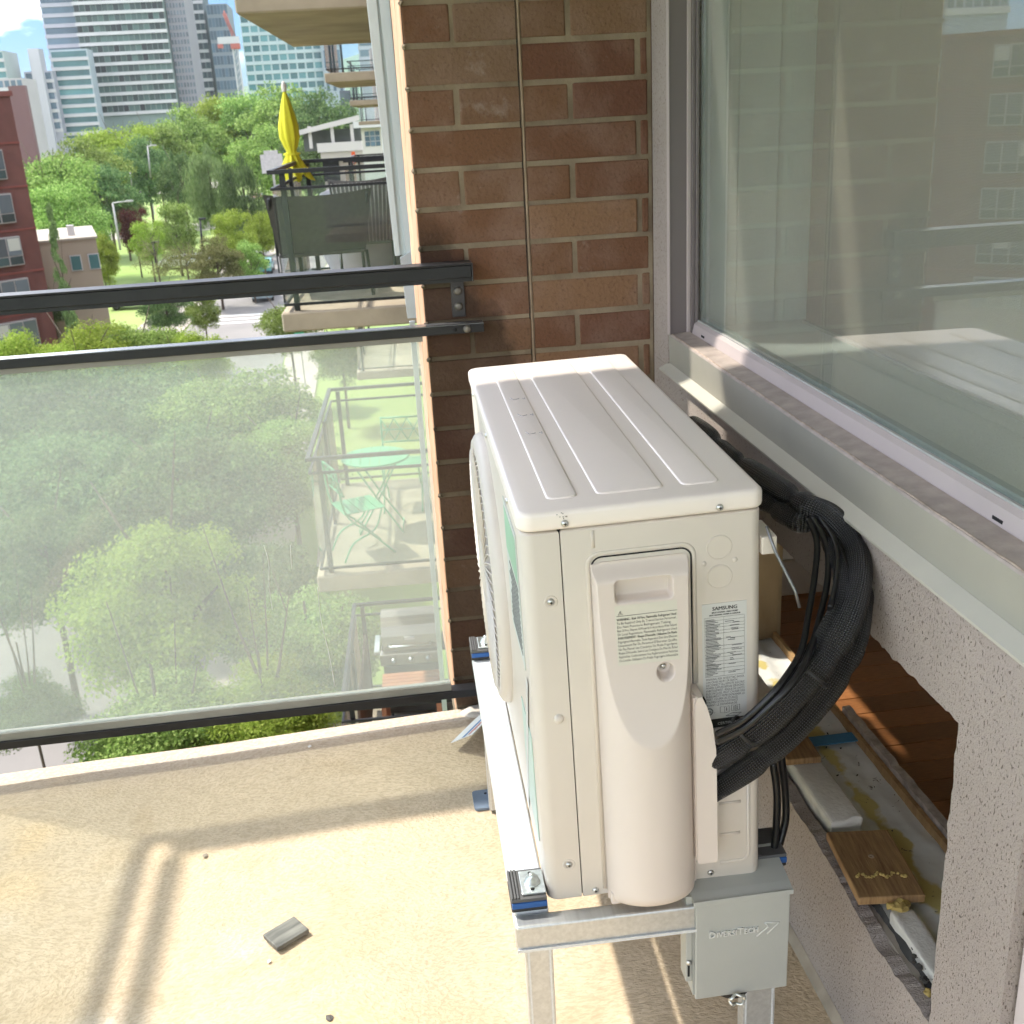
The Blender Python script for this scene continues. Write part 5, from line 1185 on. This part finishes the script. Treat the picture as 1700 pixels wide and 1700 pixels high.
tree(78, 470, 66, 28, 'mid', 'dark', 'dark tree at the foot of the red building', 1.0)
GB = 'street trees between the two rails'
for px, pt_, Y, rp_, k, m, lab, asp in ((30, 528, 42, 70, 'mid', 'bright', 'bright tree top at the left edge, just above the second rail', .62), (120, 522, 44, 75, 'mid', 'bright', 'bright spreading tree top above the second rail', .6), (215, 520, 46, 75, 'mid', 'mid', 'green tree top above the middle of the second rail', .6), (300, 535, 45, 58, 'mid', 'bright', 'light tree top left of the street between the rails', .7),
                                        (268, 466, 60, 34, 'mid', 'dark', 'dark tree trunk and crown crossing the gap between the rails', 1.0), (330, 470, 66, 26, 'far', 'mid', 'small green tree by the pavement edge', .9), (472, 488, 50, 42, 'mid', 'mid', 'green tree under the parasol balcony slab', .9), (560, 530, 46, 46, 'mid', 'mid', 'tree beyond the beige slab, right of the street', .9)):
    tree(px, pt_, Y, rp_, k, m, lab, asp, group=GB)
GN = 'trees seen through the glass railing'
for px, pt_, Y, rp_, k, m, lab, asp in ((40, 610, 33, 150, 'near', 'dark', 'wide dark maple at the left edge behind the glass', .75), (200, 600, 36, 150, 'near', 'dark', 'wide dark maple crown in the upper middle of the glass', .7), (380, 600, 34, 120, 'near', 'mid', 'maple crown upper right behind the glass', .8),
                                        (120, 700, 28, 150, 'near', 'dark', 'dark maple crown filling the left middle of the glass', .75), (300, 720, 27, 140, 'near', 'dark', 'dark maple crown in the centre of the glass', .8), (470, 700, 29, 95, 'near', 'mid', 'leafy crown next to the green table balcony', .9), (60, 850, 23, 120, 'near', 'dark', 'loose dark crown above the pale road at left', .7), (400, 900, 22, 120, 'near', 'dark', 'dark crown behind the light green young maple', .9),
                                        (255, 880, 16.5, 150, 'near', 'bright', 'light green young maple, the brightest tree behind the glass', 1.05), (500, 980, 17, 110, 'near', 'mid', 'crown between the young maple and the barbecue balcony', 1.0), (560, 1010, 20, 80, 'near', 'mid', 'bright crown left of the barbecue', 1.0), (40, 1130, 13.5, 75, 'near', 'dark', 'dark leaves at lower left under the bottom rail', .7), (250, 1120, 13.5, 130, 'near', 'mid', 'leafy crown crossing the bottom rail left of centre', .6), (430, 1110, 13.5, 110, 'near', 'bright', 'yellow-green crown crossing the bottom rail right of centre', .7)):
    tree(px, pt_, Y, rp_, k, m, lab, asp, group=GN)
# ================================================================ ground, streets
grass = mat('grass', (.15, .22, .06), .95, c2=(.11, .15, .05), vs=.12, bump=.4, bs=3, bdist=.05)
asphalt = mat('asphalt', (.24, .225, .21), .9, c2=(.19, .18, .17), vs=.3)
pave = mat('sidewalk', (.46, .41, .35), .9, var=.12, vs=.4)
obj('ground', B(-1250, 1250, -950, 2080, GZ-.35, GZ-.3), grass, kind='structure')
obj('park_lawn', B(-80, 30, 2, 260, GZ-.28, GZ-.02), mat('lawn', (.20, .30, .06), .95, c2=(.26, .33, .10), vs=.09, bump=.3, bs=4, bdist=.05), kind='structure')
def sheet(name, P, m, z): return obj(name, poly([(x, y, z) for x, y in P]), m, kind='structure')
g = lambda a, b_: (lambda q: (q.x, q.y))(gp(a, b_))
sheet('road', [(-13.0, -20), (-5.4, -20), (-5.6, 45), (-6.2, 75), (-4.5, 105), (-2.0, 128), (-8, 128), (-11.5, 105), (-13.0, 75)], asphalt, GZ)
sheet('sidewalk', [(-13.1, -20), (-13.1, 75), (-11.6, 105), (-8.1, 128), (-10.5, 128), (-14.5, 105), (-16.5, 75), (-16.5, -20)], pave, GZ+.06)
sheet('sidewalk', [(-5.3, -20), (-3.6, -20), (-3.8, 45), (-3.9, 75), (-2.2, 105), (0, 128), (-1.9, 128), (-4.4, 105), (-6.1, 75), (-5.5, 45)], pave, GZ+.06)
sheet('cross_street', [(-80, 47), (-16.6, 45), (-16.6, 38), (-80, 36)], asphalt, GZ+.004)
sheet('park_path', [g(130, 405), g(440, 372), g(440, 360), g(300, 372), g(130, 392)], pave, GZ+.012)
sheet('park_path', [g(190, 330), g(420, 305), g(420, 296), g(190, 318)], pave, GZ+.012)
sheet('garden_patio', [(-3.4, 14), (2, 14), (2, 19), (-3.4, 19)], pave, GZ+.03); sheet('garden_patio', [(-3.0, 27), (2, 26), (2, 31), (-3.0, 32)], pave, GZ+.03)
white_line = mat('road_marking', (.62, .62, .60), .8)
for k in range(3): sheet('crosswalk_stripe', [(-12.4, 73.5+k*1.5), (-6.5, 73.0+k*1.5), (-6.5, 73.6+k*1.5), (-12.4, 74.1+k*1.5)], white_line, GZ+.006)
# ---------------- cars
def car(px, py, rz, c, label, s=1.0, G='cars parked beyond the park'):
    q = gp(px, py); t = thing('parked_car', label, 'car', M=Matrix.Translation((q.x, q.y, GZ+.01)) @ Matrix.Rotation(rz, 4, 'Z') @ Matrix.Scale(s, 4), group=G)
    pm_ = mat('car_paint_'+''.join('%02d' % int(x*99) for x in c), c, .3, spec=.7, coat=.6, var=.0)
    pr = [(-1.9, .28), (-1.92, .62), (-1.75, .78), (-1.15, .84), (-.65, 1.24), (.55, 1.27), (1.15, .88), (1.75, .80), (1.9, .60), (1.88, .28)]
    bm = poly([(-.76, y, z) for y, z in pr], (1.52, 0, 0)); bmesh.ops.bevel(bm, geom=list(bm.edges), offset=.05, segments=2, affect='EDGES'); obj('body', bm, pm_, t, smooth=True)
    dg = mat('car_glass', (.02, .03, .035), .12, spec=.8)
    obj('windscreen', poly([(-.66, -1.10, .875), (.66, -1.10, .875), (.60, -.70, 1.205), (-.60, -.70, 1.205)], (0, -.02, .02)), dg, t); obj('rear_window', poly([(-.66, 1.08, .915), (.66, 1.08, .915), (.60, .64, 1.20), (-.60, .64, 1.20)], (0, .02, .02)), dg, t)
    for sg in (-1, 1): obj('side_window', poly([(sg*.765, -1.0, .87), (sg*.765, 1.0, .90), (sg*.765, .5, 1.19), (sg*.765, -.6, 1.17)], (sg*.01, 0, 0)), dg, t)
    for sx in (-.70, .70):
        for sy in (-1.2, 1.2): obj('wheel', lathe([(.0, -.08), (.2, -.09), (.30, -.09), (.30, .09), (.2, .09), (0, .08)], 14, M=Matrix.Translation((sx, sy, .30)) @ Matrix.Rotation(math.pi/2, 4, 'Y')), black_rubber, t)
        obj('headlight', B(sx*.8-.12, sx*.8+.12, -1.93, -1.88, .60, .70), label_w, t)
    return t
car(438, 496, .05, (.28, .36, .40), 'pale blue car on the street beside the beige balcony slab', 1.0, 'cars on the street'); car(440, 452, .0, (.10, .32, .36), 'teal car farther up the street near the pavement', 1.0, 'cars on the street')
car(225, 511, 1.5, (.6, .6, .6), 'white car partly hidden under the top rail', 1.0, 'cars on the street'); car(12, 905, 1.3, (.10, .11, .12), 'dark car at the left edge, seen through the glass', 1.0, 'cars on the street')
for px, py, c, lab in ((210, 322, (.6, .6, .6), 'white car left in the far parking row'), (240, 320, (.55, .55, .58), 'silver car second in the far parking row'), (268, 318, (.3, .32, .35), 'grey car at the right of the far parking row'), (300, 445, (.6, .6, .58), 'white car behind the half-bare shrubs'), (330, 443, (.45, .47, .5), 'silver car beside the olive tree'), (405, 337, (.12, .12, .13), 'black car below the dark willow'), (428, 333, (.55, .3, .25), 'reddish car right of the black one'), (415, 428, (.6, .6, .6), 'white car under the small tree')):
    car(px, py, 1.45, c, lab)
car(385, 757, 1.2, (.6, .62, .64), 'white car glimpsed through leaves in the middle of the glass', .9, 'cars on the street')
# ---------------- lamp posts, signs
pole_m = mat('pole_pale', (.45, .44, .42), .5); 
def lamp(px0, py0, px1, py1, Y, m, label, arm=1.2, r=.10):
    a = at(px0, py0, Y); b_ = at(px1, py1, Y); t = thing('street_lamp', label, 'lamp post', loc=(a.x, a.y, a.z), group='lamp posts in the park')
    h = b_.z-a.z; obj('post', tube([(0, 0, 0), (b_.x-a.x, 0, h)], [r, r*.7], 8), m, t); obj('arm', tube([(b_.x-a.x, 0, h), (b_.x-a.x+arm, 0, h+.06)], r*.5, 6), m, t); obj('lamp_head', B(b_.x-a.x+arm-.2, b_.x-a.x+arm+.35, -.12, .12, h, h+.14, .03), m, t)
lamp(200, 415, 187, 337, 92, pole_m, 'tall pale lamp post left of the purple shrub'); lamp(250, 295, 245, 243, 130, pole_m, 'distant pale lamp post below the highway sign', .6); lamp(262, 452, 254, 404, 85, black_metal, 'dark lamp post in front of the half-bare shrubs', .1); lamp(338, 430, 332, 365, 88, black_metal, 'dark thin lamp post left of the olive tree', .1); lamp(219, 310, 216, 285, 130, pole_m, 'short pale post behind the purple shrub', .3)
lamp(40, 815, 25, 700, 34, black_metal, 'dark lamp post seen through the glass at the far left', .4, .07)
sg = thing('highway_sign', 'white roadside sign seen from behind, just left of the yellow parasol', 'sign', loc=tuple(at(455, 300, 60))); obj('panel', B(-.55, .55, 0, .05, .38, 1.30), mat('sign_white', (.60, .58, .60), .5), sg); obj('header', B(-.35, .35, 0, .05, 1.305, 1.48), MATS['sign_white'], sg); obj('post', B(-.06, .06, .06, .12, -.9, 1.2), pole_m, sg)
sg = thing('highway_sign', 'small pale gantry sign among the far trees', 'sign', loc=tuple(at(240, 262, 150))); obj('panel', B(-1.1, 1.1, 0, .1, .6, 1.9), MATS['sign_white'], sg); obj('post', B(-.1, .1, .11, .25, -7, 1.8), pole_m, sg)
tl_ = thing('traffic_light', 'orange-red signal standing in front of the station wall', 'signal', loc=tuple(at(588, 272, 75))); obj('housing', B(-.12, .12, -.1, .1, 0, .75, .03), mat('signal_orange', (.7, .10, .02), .5), tl_); obj('post', B(-.04, .04, -.04, .04, -6, -.001), pole_m, tl_)
pd = thing('waste_bin', 'rusty red bin on the pavement at far left behind the glass', 'bin', loc=tuple(gp(12, 818))); obj('body', lathe([(.22, 0), (.25, .7), (0, .72)], 14), mat('rust', (.25, .08, .05), .8), pd); obj('rim', lathe([(.26, .70), (.26, .75), (.22, .76)], 14), MATS['rust'], pd)
gs = thing('street_sign', 'small green street sign under the beige slab', 'sign', loc=tuple(at(497, 557, 45))); obj('panel', B(-.20, .20, 0, .02, -.10, .12, .01), mat('sign_green', (.02, .30, .14), .5), gs); obj('post', B(-.025, .025, .021, .05, -6, .1), pole_m, gs)
# ---------------- garden fence below the barbecue balcony
gf = thing('garden_fence', 'black wire garden fence below the lowest balcony', 'fence', loc=(-3.3, 11.5, GZ)); 
for k in range(9): obj('post', B(-.03, .03, k*1.2, k*1.2+.06, 0, 2.6), black_metal, gf)
for z in (.3, 1.3, 2.5): obj('rail', B(-.012, .012, -0.0, 9.7, z, z+.04), black_metal, gf)
bm = NB()
for k in range(90): box(bm, -.004, .004, k*.107, k*.107+.008, .3, 2.5)
obj('wires', bm, black_metal, gf, kind='stuff')

# ================================================================ buildings
def boxobj(name, x0, x1, y0, y1, z0, z1, m, par, **k): return obj(name, B(x0, x1, y0, y1, z0, z1), m, par, **k)
def bmat(n, c, **k): return mat(n, c, k.pop('rough', .8), var=k.pop('var', .05), vs=k.pop('vs', .2), **k)
tg_dark = mat('tower_glass_dark', (.035, .07, .075), .12, var=.3, vs=.15, spec=.9, rand=.5)
tg_teal = mat('tower_glass_teal', (.10, .25, .26), .25, var=.2, vs=.1, spec=.5, rand=.45)
tg_blue = mat('tower_glass_blue', (.10, .16, .21), .25, var=.2, vs=.1, spec=.5, rand=.3)
tg_grey = mat('tower_glass_grey', (.10, .13, .15), .15, var=.2, vs=.1, spec=.9, rand=.4)
slab_w = bmat('tower_slab_white', (.55, .54, .54)); slab_l = bmat('tower_slab_lavender', (.42, .41, .45)); grey_w = bmat('tower_grey', (.27, .27, .29)); pale_t = bmat('tower_pale_teal', (.52, .62, .62))
def tower(label, pxl, pxr, pyref, Y, depth, ptop, wall_m, glass_m, fh, cols, slabm, slab_out=.35, pyb=220, zlow=None, name='apartment_tower', rz=0, win_frac=.62, strip=False, gap=.15, ztop=None):
    a = at(pxl, pyref, Y); b_ = at(pxr, pyref, Y); w = b_.x-a.x
    top = ztop if ztop is not None else at((pxl+pxr)/2, ptop, Y).z
    zl = at((pxl+pxr)/2, pyb, Y).z if zlow is None else zlow
    t = thing(name, label, 'tower', M=Matrix.Translation((a.x, a.y, GZ)) @ Matrix.Rotation(rz, 4, 'Z'))
    boxobj('wall', 0, w, 0, depth, 0, top-GZ, wall_m, t)
    n = int((top-zl)/fh); sm = None; wm = None; cw = w/cols
    for k in range(n):
        z = top-GZ-(k+1)*fh
        if slab_out:
            if sm is None: sm = boxobj('floor_band', -.2, w+.2, -slab_out, -.01, -fh*.16, fh*.16, slabm, t); sm.location.z = z
            else: inst('floor_band', sm, t, (0, 0, z))
        if strip:
            if wm is None: wm = boxobj('window_strip', .3, w-.3, -.12, -.012, fh*.24, fh*.84, glass_m, t); wm.location.z = z
            else: inst('window_strip', wm, t, (0, 0, z))
        else:
            for c in range(cols):
                if wm is None: wm = boxobj('window', gap*cw, (1-gap)*cw, -.12, -.012, fh*.2, fh*(.2+win_frac), glass_m, t); wm.location.z = z
                else: inst('window', wm, t, (c*cw, 0, z))
    return t, w, top
tower('tall white banded tower with rows of green glazed windows', 137, 284, 100, 400, 22, 0, bmat('t1_wall', (.20, .26, .24)), mat('t1_glass', (.055, .10, .085), .35, var=.3, vs=.2, spec=.4, rand=.95), 3.05, 16, slab_w, .9, pyb=200, ztop=72, win_frac=.66, gap=.06)
tower('narrow blue striped wing left of the white banded tower', 76, 134, 60, 402, 18, 0, bmat('t1b_wall', (.40, .43, .48)), tg_blue, 3.05, 4, slab_l, .5, ztop=72, strip=True, pyb=205)
tower('lower wing with a dark top floor in front of the white banded tower', 91, 152, 130, 385, 8, 82, bmat('t1c_wall', (.44, .50, .54)), tg_teal, 2.75, 4, slab_w, .5, strip=True, pyb=240)
tower('dark grey gridded side tower right of the white banded tower', 287, 318, 90, 404, 22, 0, bmat('t1d_wall', (.25, .24, .26)), tg_grey, 2.2, 6, slab_w, 0, ztop=72, pyb=190, gap=.2)
tower('dark green glass tower with thin white floor lines', 314, 346, 80, 450, 20, 0, bmat('t2_wall', (.12, .16, .16)), tg_dark, 3.3, 4, slab_w, .3, ztop=75, pyb=180)
tower('slanted-top grey blue glass tower beside the crane', 349, 383, 60, 440, 20, 6, bmat('t2b_wall', (.24, .28, .31)), tg_blue, 4.2, 6, slab_w, 0, pyb=190, gap=.08, win_frac=.7)
tower('turquoise glass tower with white grid behind the trees', 404, 533, 80, 500, 25, 0, pale_t, tg_teal, 3.7, 9, pale_t, .3, ztop=78, pyb=190, gap=.1)
boxq, w_, _t = tower('pale blue-grey tower with round columns right of the turquoise one', 535, 568, 100, 495, 20, 64, bmat('t3b', (.34, .40, .44)), tg_blue, 9.0, 3, slab_w, 0, pyb=190, gap=.28, win_frac=.75, ztop=48)
tower('lavender grey stepped building left of the striped wing', 45, 92, 150, 380, 15, 118, bmat('t4', (.40, .40, .45)), tg_blue, 2.9, 3, slab_w, .25, pyb=225, gap=.18)
tower('pale blank stair shaft with a raised top on the stepped building', 56, 74, 140, 377, 6, 80, bmat('t4b', (.50, .49, .52)), tg_blue, 400, 1, slab_w, 0, pyb=225)
tower('white and green balconied tower at the extreme left edge', -25, 17, 150, 370, 15, 84, bmat('t5', (.42, .48, .46)), tg_teal, 2.7, 4, slab_w, .6, pyb=225, strip=True)
tower('plain purple-brick block below the leftmost tower', 18, 46, 170, 300, 2, 142, bmat('t6', (.15, .07, .07)), tg_grey, 60, 1, slab_w, 0, pyb=225, name='brick_block')
tower('low pale block with rooftop units behind the purple-brick one', 2, 44, 170, 330, 14, 130, bmat('t7', (.45, .42, .42)), tg_blue, 2.6, 4, slab_w, .2, pyb=225, name='apartment_block')
tower('grey flat building seen between the balcony slabs and the pier', 596, 690, 85, 300, 14, 66, bmat('t8', (.30, .31, .33)), tg_grey, 2.5, 1, slab_l, .15, pyb=100, ztop=at(640, 60, 300).z, name='apartment_block', strip=True)
tower('mauve brick building low between the far slabs', 616, 690, 110, 250, 10, 78, bmat('t9', (.30, .22, .23)), tg_grey, 40, 1, slab_l, 0, pyb=150, name='apartment_block')
tower('dark slim tower beside the far balcony slabs', 566, 590, 175, 260, 12, 150, bmat('t10', (.08, .09, .12)), tg_grey, 3, 3, slab_l, 0, pyb=210, name='office_tower')
# hill
bm = NB(); n = 60; rows = []
for j in range(8):
    row = []
    for i in range(n+1):
        x = -700+i*30; e = math.exp(-((x-150)/380)**2)+.25*math.exp(-((x+350)/160)**2); row.append(bm.verts.new((x, 1300+j*90, GZ+e*118*math.sin(min(1, (j+.0)/5)*math.pi/2)+5*mn.noise(Vector((x*.02, j, 0))))))
    rows.append(row)
for j in range(7):
    for i in range(n): bm.faces.new((rows[j][i], rows[j][i+1], rows[j+1][i+1], rows[j+1][i])).smooth = True
obj('wooded_hill', bm, mat('hill_woods', (.10, .17, .09), .95, c2=(.06, .12, .06), vs=.02, bump=1, bs=.05, bdist=5), kind='structure')
# crane
red_m = mat('crane_red', (.40, .10, .07), .6); cq = at(397, 130, 380)
cr_ = thing('tower_crane', 'red and white tower crane beside the turquoise tower', 'crane', loc=(cq.x, cq.y, GZ)); topz = at(397, 72, 380).z-GZ
bm = NB()
for sx in (-.8, .8):
    for sy in (-.8, .8): box(bm, sx-.15, sx+.15, sy-.15, sy+.15, 0, topz)
for k in range(int(topz/2)): tube([(-.8, -.8, k*2), (.8, -.8, k*2+2)], .1, 4, bm)
obj('mast', bm, mat('crane_white', (.5, .5, .5), .6), cr_)
obj('slewing_deck', B(-5, 1.6, -1, 1, topz, topz+2.0), MATS['crane_white'], cr_); obj('cab', B(-1.2, 1.6, -1.2, 1.2, topz-1.6, topz-.01), red_m, cr_); obj('counterweight', B(-5.2, -3.6, -1.1, 1.1, topz-1.2, topz-.01), red_m, cr_)
j0 = Vector((0, 0, topz+2)); j1 = at(372, 22, 380)-Vector((cq.x, cq.y, GZ))
bm = NB()
for off in ((-.4, 0, 0), (.4, 0, 0), (0, 0, .8)): tube([j0+Vector(off), j1+Vector(off)], .14, 4, bm)
for k in range(14): a_ = j0.lerp(j1, k/14); b_ = j0.lerp(j1, (k+.8)/14); tube([a_+Vector((-.4, 0, 0)), b_+Vector((0, 0, .8))], .08, 4, bm)
obj('jib', bm, red_m, cr_)
# station with roof and columns
st_m = bmat('station_white', (.52, .49, .46)); q0 = at(505, 300, 110)
sx0, sx1 = at(500, 230, 110).x, at(606, 230, 110).x; yb_ = q0.y
stn = thing('station_pavilion', 'white open station pavilion with a flat roof on slim columns', 'pavilion', loc=(sx0, yb_, GZ)); L_ = sx1-sx0
def zz(py, px=560, Y=110): return at(px, py, Y).z-GZ
obj('roof', poly([(-.5, -1, zz(214)), (L_*.98, -1, zz(192)), (L_*.98, -1, zz(201)), (-.5, -1, zz(222))], (0, 7, 0)), st_m, stn)
for fx in (.12, .47, .78): obj('column', B(L_*fx, L_*fx+.30, -.6, -.3, zz(244), zz(207)), st_m, stn)
obj('parapet', B(L_*.24, L_*1.15, -1.0, -.8, zz(251), zz(236)), st_m, stn); obj('fascia', B(L_*.28, L_*1.15, -.79, 5, zz(263), zz(252)), bmat('station_beige', (.42, .38, .34)), stn)
obj('wall', B(L_*.3, L_*1.15, .2, 5, 0, zz(264)), bmat('station_wall', (.34, .29, .26)), stn); obj('dark_entrance', B(L_*.29, L_*.55, .10, .19, zz(300), zz(266)), dark_in, stn)
boxobj('rear_wall', 0, L_*1.1, 4, 4.3, zz(250), zz(215), bmat('station_dark', (.12, .13, .12)), stn)
a = at(604, 262, 95); b_ = at(640, 262, 95); hb = thing('white_house', 'white building with a gridded window right of the station', 'house', loc=(a.x, a.y, GZ)); w_ = b_.x-a.x+4
boxobj('wall', 0, w_, 0, 6, 0, at(620, 212, 95).z-GZ, st_m, hb); boxobj('roof_slab', -.6, w_*.45, -.8, 5, at(620, 211, 95).z-GZ, at(620, 200, 95).z-GZ, slab_w, hb)
wz0, wz1 = at(620, 243, 95).z-GZ, at(620, 217, 95).z-GZ
for k in range(3):
    for j in range(3): boxobj('window_pane', .25+k*.42, .25+k*.42+.36, -.05, -.006, wz0+j*(wz1-wz0)/3+.03, wz0+(j+1)*(wz1-wz0)/3-.03, tg_blue, hb)
boxobj('tall_window', 2.2, 2.9, -.05, -.006, at(640, 268, 95).z-GZ, at(640, 228, 95).z-GZ, tg_dark, hb)
boxobj('brick_panel', 1.7, w_, -.06, -.007, at(640, 222, 95).z-GZ, at(640, 200, 95).z-GZ, bmat('orange_brick', (.42, .12, .06)), hb)
# beige low building
a = at(104, 440, 68); b_ = at(164, 440, 68); bb = thing('beige_building', 'small beige building with two square windows beside the red one', 'building', M=Matrix.Translation((a.x, a.y, GZ)) @ Matrix.Rotation(.25, 4, 'Z')); w_ = (b_.x-a.x)*1.02
zt_ = at(140, 398, 68).z-GZ; bmm = bmat('beige_render', (.36, .30, .23)); boxobj('wall', -1.2, w_, 0, 9, 0, zt_, bmm, bb); boxobj('roof_edge', -1.3, w_+.1, -.1, 9, zt_+.001, zt_+.12, bmat('beige_roof', (.38, .34, .28)), bb); boxobj('roof_vent', .6, 1.0, 2, 2.5, zt_+.121, zt_+.7, slab_w, bb)
for x0 in (.45, 1.45):
    f = boxobj('window_frame', x0, x0+.62, -.07, -.004, zt_-1.75, zt_-.85, slab_w, bb); boxobj('pane', x0+.05, x0+.57, -.09, -.071, zt_-1.70, zt_-.90, tg_teal, f)
# red brick apartment building, rotated so that only its street face shows
rb = bmat('red_brick', (.14, .052, .042), bump=.3, bs=6, vs=1.5, var=.12)
c0 = at(44, 300, 62); RZ = math.radians(128)
rbd = thing('red_brick_building', 'red-brown brick apartment building with grey bay windows at the left edge', 'building', M=Matrix.Translation((c0.x, c0.y, GZ)) @ Matrix.Rotation(-math.radians(180-42), 4, 'Z'))
ztp = at(20, 157, 60).z-GZ; LL = 64
boxobj('wall', 0, LL, -14, 0, 0, ztp, rb, rbd); boxobj('parapet', -.1, LL+.1, -14, .12, ztp+.001, ztp+.25, bmat('parapet_brown', (.16, .05, .04)), rbd)
fhr = 2.13; wmesh = None
NF = int(ztp/fhr)
frm = bmat('bay_frame', (.30, .28, .27)); cur = bmat('curtain_pale', (.42, .42, .38)); protos = {}
def part_i(nm, key, mk, par, loc):
    if key not in protos: o = mk(); protos[key] = o.data
    else: o = bpy.data.objects.new(nm, protos[key]); link(o, par)
    o.location = loc; return o
for f in range(NF):
    z = ztp-(f+1)*fhr+.32
    for c in range(13):
        x = 1.1+c*4.7
        if f*13+c >= 300: continue
        wdo = part_i('window_frame', 'wf', lambda: boxobj('window_frame', 0, 2.3, .0015, .30, 0, 1.45, frm, rbd), rbd, (x, 0, z))
        for q in range(3):
            part_i('pane', 'pn', lambda: boxobj('pane', .06, .72, .3005, .335, .50, 1.38, tg_grey, wdo), wdo, (q*.75, 0, 0)); part_i('pane', 'pl', lambda: boxobj('pane', .06, .72, .3005, .33, .06, .44, tg_dark, wdo), wdo, (q*.75, 0, 0))
        if (c+f) % 2: part_i('blind', 'bl', lambda: boxobj('blind', .08, .70, .3355, .342, .75, 1.36, cur, wdo), wdo, (.75*((c+f) % 3), 0, 0))
    for c in range(6): part_i('balcony_slab', 'bs', lambda: boxobj('balcony_slab', 0, 2.2, .001, 1.3, 0, .14, slab_w, rbd), rbd, (3.4+c*9.4+.05, 0, z-.12)) if c > 2 else None
    part_i('sill_band', 'sb', lambda: boxobj('sill_band', 0, LL, .001, .06, 0, .10, bmat('band_red', (.19, .05, .038)), rbd), rbd, (0, 0, z-.45))
# building across, mirrored in the window: blue tower behind the red building
tower('blue grey tower behind the red building, outside the frame and mirrored in the window', -700, -560, 0, 170, 20, 0, bmat('t11', (.30, .34, .40)), tg_blue, 3, 7, slab_w, .3, ztop=42, zlow=10)
# ---------------- haze
hz_ = B(-1300, 1300, -1000, 2150, GZ-1.4, 113); hm = bpy.data.materials.new('haze'); hm.use_nodes = True; t = hm.node_tree; t.nodes.clear()
o_ = nd(t, 'ShaderNodeOutputMaterial'); v_ = nd(t, 'ShaderNodeVolumePrincipled'); v_.inputs['Color'].default_value = (.85, .90, .95, 1); v_.inputs['Density'].default_value = .00013; v_.inputs['Anisotropy'].default_value = .2; t.links.new(v_.outputs[0], o_.inputs['Volume'])
obj('haze', hz_, hm, None, kind='stuff')
